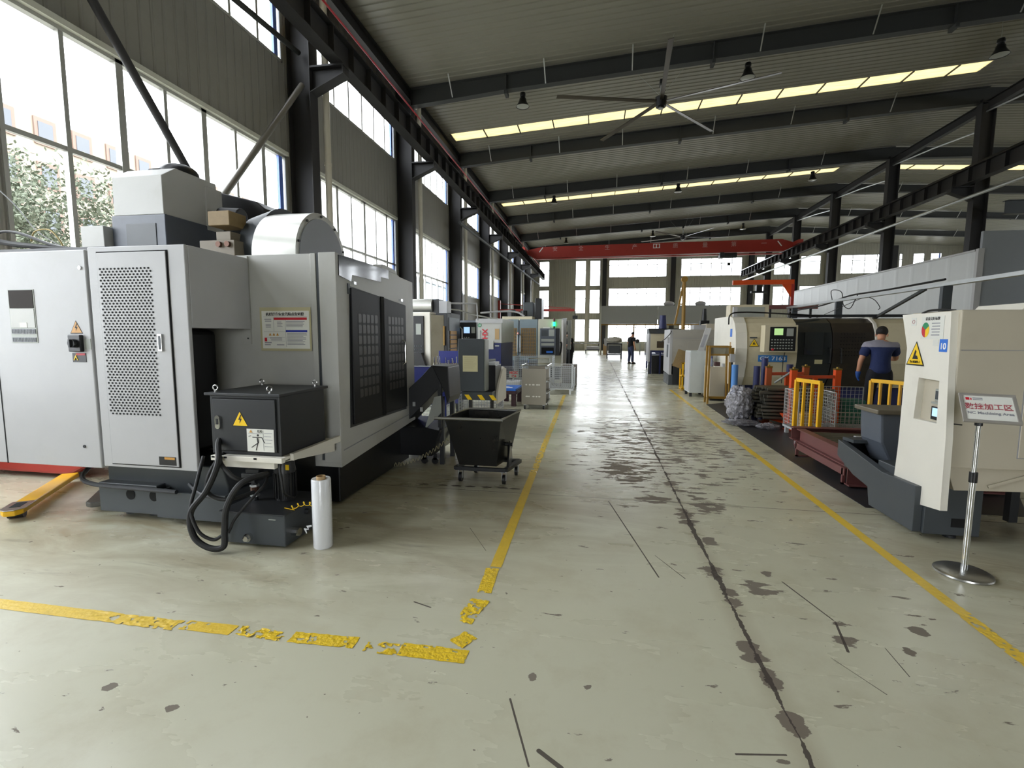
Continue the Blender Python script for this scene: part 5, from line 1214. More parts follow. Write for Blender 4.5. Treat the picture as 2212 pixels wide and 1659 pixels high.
obj('mast', MB().cyl((2.9,17.3,0),(2.86,17.3,3.35),.07,.06,n=14), OCHRE, jb, smooth=True); obj('arm', MB().bar((2.86,17.3,3.42),(2.6,17.3,1.9),.09,.06), OCHRE, jb); obj('brace', MB().bar((2.86,17.3,2.6),(2.72,17.3,2.6),.05), OCHRE, jb); obj('head', MB().cyl((2.86,17.22,3.42),(2.86,17.38,3.42),.10,n=16), OCHRE, jb, smooth=True)
rj = thing('red_hoist_beam', 'orange-red jib beam with a small hoist above the lathes at right', 'crane', (7.3, 24, 0))
obj('beam', MB().box(6.1, 8.7, 23.93, 24.07, 3.88, 4.08), ORANGE, rj); obj('post', MB().box(8.6, 8.72, 23.94, 24.06, 0, 3.9), REDP, rj); obj('hoist', MB().box(7.1, 7.35, 23.85, 24.15, 3.55, 3.85), BLACK, rj, bev=.02); obj('hoist_arm', MB().box(6.9,7.6,23.9,24.1,3.5,3.58), DKGREY, rj); obj('gusset', MB().prism([(8.2,3.9),(8.6,3.9),(8.6,3.3)],'y',23.98,24.02), ORANGE, rj)
rr = thing('red_rack', 'dark red pipe frame standing behind the big lathe', 'frame', (5, 17, 0))
for x in (4.3, 4.9, 5.5, 6.1, 6.7): obj('upright', MB().box(x-.03,x+.03,16.97,17.03,0,2.45), REDP if x < 5 else DKGREY, rr)
obj('rail', MB().box(4.2, 6.9, 16.96, 17.04, 2.4, 2.52).box(4.2,6.9,16.96,17.04,2.0,2.06), RUSTR, rr)
# cable duct on posts above the right machines
cd = thing('cable_duct', 'thin overhead cable duct on posts crossing behind the machine tops at right', 'cable duct', (6, 11, 0))
obj('duct', MB().box(5.95, 6.07, 6.5, 16.9, 2.40, 2.46), GALV, cd)
for y in (9.75, 13.6, 16.4): obj('post', MB().box(5.95, 6.1, y, y+.08, 0, 2.4), SLATE, cd)
obj('diagonal_stay', MB().bar((6.0, 12.0, 1.9), (6.0, 10.3, 2.4), .05), FRAME2, cd)
for i, (p, r) in enumerate((([(6.0,16.9,2.3),(6.0,14.5,2.36),(6.0,13.1,2.5),(6.0,11.6,2.5),(6.0,9.8,2.52)], .02), ([(5.98,13.9,2.44),(5.95,13.9,2.7),(5.96,13.4,2.62),(5.98,13.3,2.3),(6,13.0,2.2),(6,12.7,2.5)], .01), ([(6,12.2,2.4),(5.98,11.9,2.3),(6,11.75,2.15),(6,11.8,2.1)], .008), ([(5.9,15,1.95),(5.95,13,2.3),(6,12.2,2.45)], .008))):
    simple('loose_cable', MB().tube(spline(p, 6), r, 8), BLACK, ['bundle of black cables lying along the overhead duct', 'black cable looping around the duct post', 'short cable ends dangling from the overhead duct', 'thin cable rising slanted to the overhead duct'][i], 'cable', 'cables on the overhead duct', smooth=True)
# ------------------------------------------------------------------ left row behind the near machine
a = thing('milling_machine', 'cream milling machine with black control panel and yellow strips on its dark side door', 'machine', (-4.2, 10.6, 0))
obj('front_cover', MB().box(-4.9, -3.36, 9.5, 9.9, .25, 1.98), IVORY, a, bev=.02)
obj('angled_cover', MB().prism([(-3.355,9.51),(-3.12,9.64),(-3.12,9.90),(-3.355,9.90)], 'z', .25, 1.92), mat('dull_beige_cover', '9c9582', .4, dirt=.3), a, bev=.01)
obj('control_panel', MB().box(-3.72, -3.50, 9.47, 9.5, .55, 1.90), BLACK, a, bev=.004)
obj('control_screen', MB().box(-3.66, -3.55, 9.46, 9.47, 1.52, 1.74), GREYG, a)
f = MB()
for r_ in range(6):
    for c_ in range(4): f.box(-3.70+c_*.045, -3.675+c_*.045, 9.46, 9.47, .92+r_*.07, .95+r_*.07)
tag(obj('control_keys', f, SLATE, a), kind='stuff')
obj('side_frame', MB().box(-5.2, -3.05, 9.91, 10.6, .25, 1.98).box(-3.30, -3.05, 9.65, 9.91, .25, 1.96), DKGREY, a, bev=.01)
obj('side_window', MB().box(-3.05, -3.04, 9.75, 10.5, 1.6, 1.88), SLATEB, a)
for i in range(8): obj('yellow_strip', MB().box(-3.05, -3.035, 9.82, 10.28, .86+i*.095, .935+i*.095), mat('amber_strip', 'b98c45', .5), a)
obj('side_handle', MB().tube([(-3.03,10.5,1.7),(-2.98,10.5,1.65),(-2.98,10.5,.95),(-3.03,10.5,.9)], .015), GALV, a, smooth=True)
obj('yellow_edge', MB().box(-3.13, -3.10, 9.61, 9.64, 1.3, 1.7), OCHRE, a)
obj('top_roller', MB().cyl((-4.3,10.1,2.14),(-3.5,10.1,2.14),.15,n=24), SILVER, a, smooth=True); obj('roller_motor', MB().box(-3.5,-3.36,10.05,10.35,1.98,2.28), BLACK, a); obj('top_box', MB().box(-3.36,-3.18,10.05,10.35,1.95,2.24), WHITE2, a, bev=.005)
obj('base', MB().box(-4.9, -3.1, 9.6, 10.5, 0, .25), DKGREY, a)
obj('dark_boot', MB().prism([(-3.75,.4),(-3.25,.4),(-3.45,.95),(-3.52,1.15),(-3.75,1.15)], 'y', 9.35, 9.46), BLACK, a)
b_ = thing('conduit_frame', 'white conduit pipes over the cream milling machine roof', 'pipes', (-3, 11.2, 2))
obj('pipe', MB().tube([(-3.75,10.35,2.22),(-2.76,11.0,2.24),(-2.74,11.0,1.86)], .02), WHITE2, b_); obj('pipe', MB().tube([(-3.75,10.4,2.12),(-3.2,11.0,2.10),(-2.9,11.2,2.0),(-2.5,11.2,1.92),(-2.3,11.2,1.9)], .016), GALV, b_)
obj('pipe', MB().tube(spline([(-2.8,11.5,2.05),(-2.3,11.6,2.09),(-1.95,11.7,2.08),(-1.75,11.7,1.98)]), .022), WHITE2, b_)
obj('stand', MB().box(-3.78,-3.74,10.33,10.42,1.98,2.24), DKGREY, b_)
c_ = thing('control_pendant', 'black control pendant with a light blue screen between two machines', 'control panel', (-3, 11, 1.4))
obj('case', MB().box(-3.22, -2.76, 10.95, 11.1, 1.30, 1.81), BLACK, c_, bev=.01); obj('screen', MB().box(-3.06, -2.92, 10.94, 10.95, 1.56, 1.70), LCDB, c_); obj('side_plate', MB().box(-2.88,-2.79,10.94,10.95,1.56,1.70), GREYG, c_)
obj('handle', MB().tube([(-3.19,10.95,1.72),(-3.19,10.9,1.7),(-3.18,10.9,1.36),(-3.18,10.95,1.34)], .01), GALV, c_)
for i in range(3): obj('knob', MB().cyl((-3.05+i*.055,10.925,1.46),(-3.05+i*.055,10.95,1.46),.014,n=10), GREYG, c_)
obj('column', MB().box(-3.05,-2.95,11.1,11.2,0,1.75), DKGREY, c_)
d = thing('milling_machine', 'white cabinet machine with a round green 12 and red XH lettering over a navy base', 'machine', (-3, 14, 0))
obj('upper_case', MB().box(-3.42, -2.66, 13.5, 15.5, 1.30, 1.99), WHITE, d, bev=.02); obj('top_band', MB().box(-3.42,-2.64,13.48,13.5,1.86,1.98), WHITE2, d); obj('lower_case', MB().box(-3.42, -2.68, 13.5, 15.4, .1, 1.30), NAVYP, d, bev=.01); obj('plinth', MB().box(-3.4,-2.7,13.6,15.3,0,.1), DKGREY, d)
obj('white_skirt', MB().box(-3.42,-2.9,13.47,13.5,1.12,1.36), WHITE, d)
obj('number_disc', MB().cyl((-3.31,13.485,1.80),(-3.31,13.5,1.80),.052,n=24), GREEN, d); text('number_text', '12', .07, WINK, d, (-3.31,13.482,1.80), bold=.001)
text('red_lettering', 'XH', .20, RED, d, (-3.16,13.49,1.55), roll=-PI/2, sx=1.0, bold=.006); text('side_lettering', '714', .09, mat('brown_print','8a4a2a'), d, (-2.80,13.49,1.62), roll=-PI/2, bold=.003)
obj('paper_tag', MB().box(-2.86,-2.74,13.488,13.5,1.40,1.70), CARD, d); obj('side_lettering_line', MB().box(-3.30,-3.28,13.49,13.5,1.35,1.65), GINK, d)
obj('name_strip', MB().box(-2.86,-2.74,13.49,13.5,1.2,1.24), GREYG, d)
e = thing('machining_center', 'grey machine with two tall gridded window doors and a pink handle tie', 'machine', (-2.9, 17.5, 0))
obj('body', MB().box(-5.0, -2.02, 16.85, 19.5, .35, 2.05), SLATEB, e, bev=.01); obj('base', MB().box(-4.9,-2.05,16.9,19.4,0,.35), DKGREY, e)
GD = mat('brown_grid_window', '5a5348', .25, var=.25, vs=8)
for x0, x1 in ((-3.33,-2.72),(-2.68,-2.05)):
    q = obj('window_door', MB().box(x0,x1,16.81,16.85,.65,2.08), mat('grey_blue_door','6f7d84',.4,dirt=.2), e, bev=.006)
    obj('window', MB().box(x0+.05,x1-.05,16.80,16.81,.8,1.78), GD, q)
    f = MB()
    for i in range(7): f.box(x0+.06+i*(x1-x0-.13)/6, x0+.07+i*(x1-x0-.13)/6, 16.794, 16.80, .8, 1.78)
    for j in range(9): f.box(x0+.05, x1-.05, 16.794, 16.80, .82+j*.115, .83+j*.115)
    tag(obj('window_grid', f, OCHRE, q), kind='stuff')
for x in (-2.75, -2.65): obj('door_handle', MB().tube([(x,16.8,1.55),(x,16.74,1.52),(x,16.74,.95),(x,16.8,.92)], .014), GALV, e, smooth=True)
obj('handle_tie', MB().cyl((-2.72,16.74,1.56),(-2.72,16.74,1.64),.05,.02), mat('pink_tie','c98f88',.6), e, smooth=True)
obj('roof_motor', MB().cyl((-3.1,17.6,2.05),(-3.1,17.6,2.45),.14), BLACK, e, smooth=True); obj('roof_motor', MB().cyl((-2.65,17.6,2.05),(-2.65,17.6,2.42),.12), BLACK, e, smooth=True)
obj('roof_tank', MB().box(-3.4,-2.3,17.3,18.2,2.05,2.2), LTB, e, bev=.01); obj('magazine', MB().box(-2.3,-2.05,18,18.8,2.05,2.9), BLACK, e, bev=.03); obj('spindle_cover', MB().box(-2.75,-2.35,18,18.6,2.05,2.75), SLATE, e, bev=.03)
g_ = thing('control_console', 'blue-grey control console with a light cream column and green signal lamp', 'control panel', (-1.6, 16.5, 0))
obj('column', MB().box(-2.0, -1.20, 16.6, 17.6, .45, 2.08), mat('cream_column','b9b8a6',.4,dirt=.2), g_, bev=.01); obj('column_foot', MB().box(-1.95,-1.25,16.65,17.5,0,.45), DKGREY, g_)
q = obj('console', MB().box(-1.90,-1.36,16.3,16.5,.85,1.76), SLATEB, g_, bev=.012); obj('console_side', MB().box(-1.36,-1.24,16.32,16.5,.85,1.76), BLACK, g_, bev=.01)
obj('screen', MB().box(-1.85,-1.64,16.29,16.30,1.5,1.7), SLATE, q); obj('key_panel', MB().box(-1.60,-1.42,16.29,16.30,1.5,1.72), GREYG, q)
for z in (1.22, 1.36): obj('button_row', MB().box(-1.86,-1.42,16.29,16.30,z-.045,z+.045), GREYG, q)
obj('tray_opening', MB().box(-1.85,-1.43,16.288,16.30,.9,1.12), HOLE, q); obj('blue_tools', MB().box(-1.68,-1.46,16.28,16.29,.93,1.0), BADGE, q); obj('papers', MB().box(-1.8,-1.55,16.32,16.48,1.76,1.80), PAPER, q)
obj('signal_pole', MB().cyl((-1.45,16.6,2.0),(-1.45,16.6,2.02),.03), BLACK, g_)
obj('red_lamp', MB().cyl((-1.45,16.55,1.98),(-1.45,16.55,2.1),.035), mat('dark_red_lens','5a1a1c',.3), g_, smooth=True); obj('green_lamp', MB().cyl((-1.45,16.55,1.84),(-1.45,16.55,1.98),.045), GREENL, g_, smooth=True); obj('lamp_base', MB().cyl((-1.45,16.55,1.76),(-1.45,16.55,1.84),.03), BLACK, g_, smooth=True)
obj('hanging_hose', MB().tube(spline([(-1.22,16.4,1.3),(-1.18,16.4,1.25),(-1.2,16.4,1.0),(-1.24,16.4,.85)]), .03), BLACK, g_, smooth=True)
h_ = thing('white_guard_panel', 'tall narrow white guard panel with a grey edge beyond the console', 'panel', (-1.1, 18, 0))
obj('panel', MB().box(-1.28,-1.12,18,18.1,.35,2.16), WHITE2, h_, bev=.005); obj('edge', MB().box(-1.10,-.97,18.3,18.4,1.0,2.10), GREYG, h_, bev=.005); obj('foot', MB().box(-1.26,-1.1,18.02,18.1,0,.35), SLATE, h_); obj('edge_post', MB().box(-1.06,-1.02,18.32,18.38,0,1.0), SLATE, h_)
k_ = thing('grey_bin', 'plain brown-grey steel bin at the aisle edge behind the wire baskets', 'bin', (-.7, 14, 0))
obj('bin', MB().box(-.98,-.58,14.2,14.9,0,.66), mat('brown_grey_bin','5d5348',.5,dirt=.4), k_, bev=.01)
# blue boards, tool trolley
t = thing('tool_trolley', 'blue-backed tool trolley with a purple tray of tool holders', 'trolley', (-2.9, 9.0, 0))
obj('back_board', MB().box(-3.12,-2.55,9.28,9.31,.95,1.20), BLUE, t, bev=.004); obj('tray', MB().box(-3.22,-2.55,8.85,9.27,.87,.90), mat('purple_tray','5c2a48',.5), t, bev=.004); obj('body', MB().box(-3.15,-2.6,8.9,9.25,.2,.86), NAVYP, t)
for x in (-3.12,-2.63):
    for y in (8.94,9.2): obj('caster', MB().cyl((x-.02,y,.05),(x+.02,y,.05),.05,n=16).box(x-.03,x+.03,y-.03,y+.03,.09,.2), BLACK, t, smooth=True)
random.seed(5); th0 = None
for i in range(11):
    x, y, s = -3.14+i*.053, 8.92+.24*random.random(), .7+.6*random.random()
    if th0 is None:
        th0 = thing('tool_holder', 'small metal tool holder standing on the purple tray', 'tool holder', (0,0,0), 'tool holders on the purple tray')
        obj('taper', MB().lathe([(0,0),(.03,0),(.018,.05),(.018,.06),(0,.06)], (0,0,0), 12), BARS, th0, smooth=True); obj('shank', MB().cyl((0,0,.06),(0,0,.16),.01,n=8), CHROME, th0, smooth=True); tt = th0
    else: tt = dup(th0, (0,0,0))
    tt.location = (x, y, .90); tt.scale = (1,1,s)
t = thing('blue_cabinet', 'dark blue panel cabinet just behind the chip conveyor', 'cabinet', (-2.6, 7.4, 0))
obj('front_panel', MB().box(-2.95,-2.33,7.28,7.32,.44,1.01), BLUE, t, bev=.004); obj('top_trim', MB().box(-2.95,-2.33,7.27,7.33,1.01,1.02), GALV, t); obj('body', MB().box(-2.93,-2.35,7.32,7.7,.40,1.0), BLUE, t)
for x in (-2.92,-2.38):
    for y in (7.34,7.66): obj('leg', MB().box(x,x+.03,y-.015,y+.015,0,.42), BLUE, t)
cage('white wire crate under and behind the blue cabinet', -2.92, -2.50, 7.85, 8.3, .10, .42, .05, mm=mat('white_coated_wire','c9cccc'))
# slate cabinet with yellow sheet
t = thing('slate_cabinet', 'slate grey box with a yellowed sheet and hazard stripes on its lower step', 'cabinet', (-1.8, 7.2, 0))
obj('front_box', MB().box(-2.05,-1.65,7.0,7.25,.665,1.455), SLATE, t, bev=.006); obj('side_box', MB().box(-1.95,-1.53,7.25,7.7,.60,1.05), BLACKM, t, bev=.006); obj('side_trim', MB().box(-1.655,-1.635,7.02,7.25,.67,1.44), GREYG, t)
obj('paper_sheet', MB().box(-1.975,-1.745,6.994,7.0,.965,1.205), YPAPER, t)
f = MB(); [f.box(-1.955,-1.77-.02*(j % 3),6.992,6.995,1.17-j*.03,1.174-j*.03) for j in range(6)]
obj('sheet_lines', f, mat('faint_print','9a9272',.7), t)
s_ = obj('lower_step', MB().box(-2.0,-1.53,7.02,7.6,.535,.66), SLATE, t, bev=.004)
for x in (-1.96,-1.76,-1.58): obj('hazard_stripe', MB().add([(x,7.016,.615),(x+.07,7.016,.615),(x+.125,7.016,.54),(x+.055,7.016,.54)],[(0,1,2,3)]), WARN, s_)
for x in (-1.97,-1.62): obj('leg', MB().box(x-.025,x+.025,7.4,7.45,0,.54), DKGREY, t)
obj('cream_cover', MB().prism([(7.3,.45),(8.0,.45),(8.0,.95),(7.75,1.0),(7.4,.75),(7.3,.62)],'x',-1.53,-1.50), IVORY, t)
obj('tool_pile', MB().box(-1.9,-1.55,7.3,7.65,1.05,1.09).cyl((-1.85,7.4,1.10),(-1.58,7.5,1.12),.02), GALV, t)
cage('wire basket holding white parts below the hazard-striped step', -2.32, -1.66, 7.95, 8.55, .12, .48, .05)
for i, (x, y) in enumerate(((-2.15,8.2),(-1.95,8.3),(-1.8,8.15))): simple('white_part', MB().cyl((x-.1,y,.165+.0*i),(x+.1,y+.05,.165),.04,n=12), WHITE2, 'white tube in the wire basket below the hazard stripes', 'tube', 'white tubes in the wire basket', smooth=True)
t = thing('steel_trestle', 'dark maroon steel trestle holding a blue pallet tray', 'trestle', (-1.9, 10.4, 0))
obj('top', MB().box(-2.1,-1.66,10.05,10.95,.26,.33), mat('maroon_steel','3a1d22',.5,dirt=.3), t, bev=.004)
for x in (-2.08,-1.78):
    for y in (10.07,10.83): obj('leg', MB().box(x,x+.1,y,y+.1,0,.26), mat('maroon_steel','3a1d22'), t)
t = thing('blue_pallet_tray', 'blue tray with white markings on the maroon trestle', 'tray', (-1.9, 10.4, .33))
obj('tray', MB().box(-2.1,-1.68,10.06,10.9,.33,.375), BADGE, t, bev=.004); obj('tray_marking', MB().box(-1.98,-1.80,10.3,10.4,.375,.378).box(-2.0,-1.9,10.5,10.56,.375,.378), WINK, t)
# HCIC cage, other cages, steel cart
t = cage('tall wire cage with a red HCIC 19.6 tag', -2.58, -1.92, 12.5, 13.2, .14, .66, .05)
q = obj('tag_plate', MB().box(-2.26,-2.02,12.485,12.492,.40,.58), GREYG, t); text('tag_text', 'HCIC', .095, RED, q, (-2.14,12.483,.535), bold=.003); text('tag_text', '19.6', .075, RED, q, (-2.14,12.483,.45), bold=.002)
simple('white_liner', MB().box(-2.5,-2.0,12.6,13.1,.15,.30), CURTAIN, 'white plastic liner in the bottom of the HCIC cage', 'liner', bev=.02)
cage('large wire cage standing behind the bare steel cart', -2.35, -1.25, 13.8, 14.6, .25, .92, .06)
cage('wire cage of pale parts beside the aisle line, right of the steel cart', -1.25, -.62, 12.4, 13.3, .16, .74, .05)
cage('second wire cage just behind the one at the aisle line', -1.2, -.60, 13.4, 13.95, .14, .62, .05)
for i in range(6): simple('pale_part', MB().cyl((-1.15+.09*(i % 3), 12.55+.3*(i//3), .19),(-1.15+.09*(i % 3), 12.75+.3*(i//3), .19),.045,n=12), WHITE2, 'pale round part in the cage beside the aisle line', 'part', 'pale parts in the aisle-side cage', smooth=True)
t = thing('steel_cart', 'bare stainless steel box cart with weld marks on casters beside the aisle line', 'cart', (-1.25, 9.9, 0))
SC = mat('bare_stainless', '8f897c', .35, metal=.6, dirt=.15, vs=2)
obj('front_sheet', MB().box(-1.50,-1.0,9.72,9.73,.10,.84), SC, t, bev=.002); obj('back_sheet', MB().box(-1.50,-1.0,10.55,10.56,.10,.84), SC, t)
for z in (.10,.34,.58): obj('shelf', MB().box(-1.50,-1.0,9.73,10.55,z,z+.012), SC, t)
for y in (9.73,10.53):
    for x in (-1.50,-1.02): obj('corner_post', MB().box(x,x+.02,y,y+.02,.10,.90), GALV, t)
obj('side_bars', MB().bar((-1.0,9.73,.84),(-1.0,10.55,.84),.02).bar((-1.0,9.73,.58),(-1.0,10.55,.50),.03).bar((-1.0,9.73,.34),(-1.0,10.55,.30),.03).bar((-1.0,9.73,.12),(-1.0,10.55,.12),.03), GALV, t)
obj('handle_rail', MB().tube([(-1.52,9.70,.90),(-.98,9.70,.90),(-.98,10.55,.90),(-1.52,10.55,.90)], .012, 8, closed=True).tube([(-1.48,10.5,.90),(-1.44,10.3,1.02),(-1.0,10.3,1.02),(-1.0,10.5,.90)], .011), CHROME, t, smooth=True)
f = MB()
random.seed(2)
for z in (.27,.51):
    for x in (-1.41,-1.33,-1.27,-1.2,-1.14): f.sphere((x+random.uniform(-.02,.02),9.7195,z), .03, (.5+.5*random.random(),.03,.5), 6)
obj('weld_mark', f, mat('ground_weld','d2cfc4',.3,metal=.3), t)
for x in (-1.44,-1.05):
    for y in (9.78,10.5):
        q = obj('caster', MB().cyl((x-.016,y,.042),(x+.016,y,.042),.042,n=16), BLACK, t, smooth=True); obj('caster_fork', MB().box(x-.025,x+.025,y-.025,y+.025,.08,.10), GALV, q)
# far left group and far benches
t = thing('far_machine', 'dark machine column with a stool-like base, left of the aisle end', 'machine', (-1.9, 30, 0))
obj('panel', MB().box(-2.5,-1.9,28,28.6,.5,2.3), WHITE, t, bev=.02); obj('arch', MB().tube(spline([(-2.2,28.2,2.3),(-1.9,28.2,2.35),(-1.6,28.2,2.1),(-1.55,28.2,1.3)]), .09), DKGREY, t, smooth=True); obj('base', MB().box(-2.6,-1.5,28,29,0,.6), DKGREY, t)
lj = thing('wall_jib', 'thin red wall jib crane reaching over the far left machines', 'crane', (-3, 30, 3))
obj('beam', MB().box(-6.0,-1.4,29.95,30.05,3.02,3.17), REDP, lj); obj('tie_rod', MB().bar((-6.0,30,3.5),(-1.6,30,3.2),.04), REDP, lj); obj('hoist', MB().box(-1.5,-1.2,29.9,30.1,2.55,2.75).bar((-1.35,30,2.75),(-1.35,30,3.02),.05), DKGREY, lj); obj('wall_post', MB().box(-6.15,-6.0,29.9,30.1,0,3.7), REDP, lj)
def bench(lab, x0, x1, y, z, m, nm='work_bench', legs=4):
    t = thing(nm, lab, 'bench', ((x0+x1)/2, y, 0), 'far benches')
    obj('top', MB().box(x0,x1,y,y+.6,z-.05,z), m, t)
    for x in (x0+.05,x1-.05):
        for yy in (y+.05,y+.55): obj('leg', MB().box(x-.03,x+.03,yy-.03,yy+.03,0,z-.05), m, t)
    return t
bench('long dark bench below the end wall windows', -2.2, .2, 46, .85, DKGREY); bench('low dark trolley bench with pale parts at the far end of the aisle', -1.0, .4, 42.5, .35, DKGREY)
simple('pale_crate', MB().box(-.9,.2,42.6,43.0,.35,.62), WHITE2, 'pale parts heaped on the low far bench', 'parts', bev=.02)
bench('far bench seen under the grey fascia, left', 1.2, 3.6, 41.5, .95, GREYG); bench('far white bench seen under the grey fascia, right', 3.9, 7.2, 41.0, 1.0, WHITE2)
t = thing('parts_trolley', 'dark framed parts trolley by the standing worker', 'trolley', (1.15, 33, 0))
obj('frame', MB().box(.65,1.65,33,33.06,.95,1.05).box(.65,.72,33,33.8,0,1.05).box(1.58,1.65,33,33.8,0,1.05).box(.65,1.65,33,33.8,.25,.32), DKGREY, t); obj('front_sheet', MB().box(.75,1.55,33.05,33.08,.35,.9), SLATE, t); obj('load', crumple((1.15,33.4,1.25), .5,.35,.22, 4, None, .15), mat('pale_parts_load','b9b5aa',.5), t)
t = thing('parts_trolley', 'navy trolley with wrapped goods in front of the standing worker', 'trolley', (2.9, 24.5, 0))
obj('deck', MB().box(2.35,3.4,24,24.8,.62,.68).box(2.35,2.42,24,24.07,0,1.25).box(3.35,3.42,24,24.07,0,.62), NAVYP, t); obj('goods', crumple((2.95,24.4,1.0), .35,.3,.32, 6, None, .12), CURTAIN, t); obj('dark_bin', MB().box(2.5,3.3,23.2,23.9,0,.62), DKGREY, t, bev=.04)
simple('carton', MB().box(.5,.85,40.2,40.6,0,.85), CARD, 'brown carton on the floor by the enclosure corner', 'carton', bev=.01)
simple('hanging_cloth', MB().prism([(.55,1.3),(.75,1.4),(.95,1.2),(.85,.7),(.6,.75)],'y',39.9,39.945), WHITE2, 'white cloth hanging by the enclosure corner post', 'cloth')
for i, (x, z, s) in enumerate(((3.3,1.0,.22),(4.3,1.05,.25),(4.9,1.05,.28),(5.3,1.05,.3),(6.2,1.05,.26))):
    simple('dark_part', MB().sphere((x,41.35,z-.05+s*.75), s*.8, (1,.8,1), 8), mat('dark_part','2a2426',.5), 'dark casting standing on a far bench under the fascia', 'casting', 'dark castings on the far benches', smooth=True)
for i, (x, y) in enumerate(((5.6, 33), (8.0, 35))): simple('round_cover', MB().sphere((x, 40.6, 4.10), .42, (1,.8,.5)), WHITE2, 'white round cover peeking over the grey fascia, %s one' % ['left','right'][i], 'cover', smooth=True)

# ------------------------------------------------------------------ travelling crane
cr = thing('bridge_crane', 'long red bridge crane girder with white Chinese slogan across the hall', 'crane', (4, 39, 8))
yg = 38.8
g = MB().prism([(-5.85,8.12),(-5.85,8.22),(-4.45,8.50),(4,8.58),(13.1,8.60),(14.1,8.28),(14.1,8.14),(13.3,7.76),(-5.0,7.62)], 'y', yg, yg+.45)
gd = obj('girder', g, REDP, cr, bev=.01)
for x in (-5.78, 14.0): obj('end_carriage', MB().box(x-.16, x+.16, yg-1.0, yg+1.4, 8.12, 8.36), REDP, cr, bev=.01)
for u, ch in ((1199,'安'),(1255,'全'),(1312,'生'),(1371,'产'),(1459,'质'),(1523,'量'),(1585,'第'),(1650,'一')):
    text('slogan_character', ch, .40, mat('faded_white_lettering','c9a8a4',.5), gd, (W(u, 530, Y=yg).x, yg-.012, 8.30))
lg = obj('slogan_logo', MB().box(4.05,4.55,yg-.014,yg-.006,8.17,8.5), WINK, gd); obj('logo_bars', MB().box(4.1,4.25,yg-.02,yg-.013,8.22,8.45).box(4.32,4.48,yg-.02,yg-.013,8.22,8.45), REDP, lg)
for x, s in ((-4.5,1),(12.95,-1)): obj('white_stripe', MB().bar((x-.14*s,yg-.01,8.1),(x+.14*s,yg-.01,8.46),.07,.01,up=(0,1,0)), WINK, gd)
obj('hoist', MB().cyl((8.9,yg-.1,7.5),(10.0,yg-.1,7.5),.2).box(8.8,9.1,yg-.35,yg+.2,7.3,7.7).cyl((9.5,yg-.1,7.35),(9.5,yg-.1,6.9),.02).box(9.4,9.6,yg-.15,yg-.05,6.75,6.95), DKGREY, cr, bev=.01)
obj('trolley_rail', MB().box(-4.9,13.2,yg+.05,yg+.4,7.56,7.62), REDP, cr)

# ------------------------------------------------------------------ ceiling fans and high-bay lamps
def fan(c, R, lab, ztop, a0=-21, nm=5):
    t = thing('ceiling_fan', lab, 'fan', c, 'large ceiling fans')
    x, y, z = c
    obj('hub', MB().cyl((x,y,z-.16),(x,y,z+.12),.16,.19,n=24).cyl((x,y,z-.2),(x,y,z-.16),.10,n=20), BLACK, t, smooth=True)
    obj('hub_cap', MB().cyl((x,y,z-.215),(x,y,z-.2),.085,n=20), GALV, t, smooth=True)
    obj('drop_rod', MB().cyl((x,y,z+.12),(x,y,ztop),.035), GALV, t, smooth=True)
    obj('mount', MB().box(x-.06,x+.06,y-.12,y+.12,ztop-.14,ztop), BLACK, t)
    for i in range(nm):
        a = math.radians(a0+i*360/nm)
        M_ = Matrix.Translation((x,y,z)) @ Matrix.Rotation(a, 4, 'Z') @ Matrix.Rotation(math.radians(10), 4, 'X')
        obj('blade', MB().add([(.17,-.05,-.01),(R,-.075,-.008),(R,.075,-.008),(.17,.07,-.01),(.17,-.05,.012),(R,-.075,.006),(R,.075,.006),(.17,.07,.02)], [(0,3,2,1),(4,5,6,7),(0,1,5,4),(1,2,6,5),(2,3,7,6),(3,0,4,7)], M_), mat('dark_fan_blade','4a443c',.3,metal=.5), t)
    for i in range(3):
        a = math.radians(40+i*120); obj('guy_wire', MB().cyl((x+.05*math.cos(a),y+.05*math.sin(a),z+.2),(x+1.1*math.cos(a),y+1.1*math.sin(a),zc(x)-.02),.004,n=5), GALV, t)
fan((1.84, 16.7, 8.92), 3.35, 'large dark five-bladed ceiling fan hanging below the roof, the nearer one', 9.55)
_f = W(1475, 512, Z=9.1)
fan((_f.x, _f.y, 9.1), 3.3, 'large dark five-bladed ceiling fan far down the hall, near the red crane', 9.9, 10)
def lamp(c, lab, grp='high-bay lamps'):
    t = thing('high_bay_lamp', lab, 'lamp', c, grp); x, y, z = c
    obj('housing', MB().lathe([(0,.46),(.09,.46),(.10,.42),(.10,.36),(.085,.34),(.085,.30),(.12,.26),(.13,.18),(.19,.07),(.235,.0),(.225,.0),(.18,.06),(0,.07)], c, 28), BLACK, t, smooth=True)
    obj('lens', MB().lathe([(0,-.02),(.12,-.012),(.215,.012),(.2,.03),(0,.03)], c, 28), mat('frosted_lens','a5a8a2',.3), t, smooth=True)
    obj('suspension', MB().cyl((x,y,z+.46),(x,y,max(z+.47, zc(x)-.02)),.006,n=6), GALV, t)
for i, (x, z) in enumerate(((-2.74,9.5),(4.62,9.84),(11.67,9.9))): lamp((x,17.6,z), 'black bell-shaped high-bay lamp in the nearest row, %s' % ['left','middle','right'][i])
for i, (x, z) in enumerate(((-2.68,9.3),(4.35,9.65),(11.3,9.95))): lamp((x,29.5,z), 'small black high-bay lamp in the second row, %s' % ['left','middle','right'][i])
for i, (x, z) in enumerate(((-2.71,9.2),(4.26,9.55),(11.09,9.9))): lamp((x,41.4,z), 'tiny black high-bay lamp in the third row, %s' % ['left','middle','right'][i])
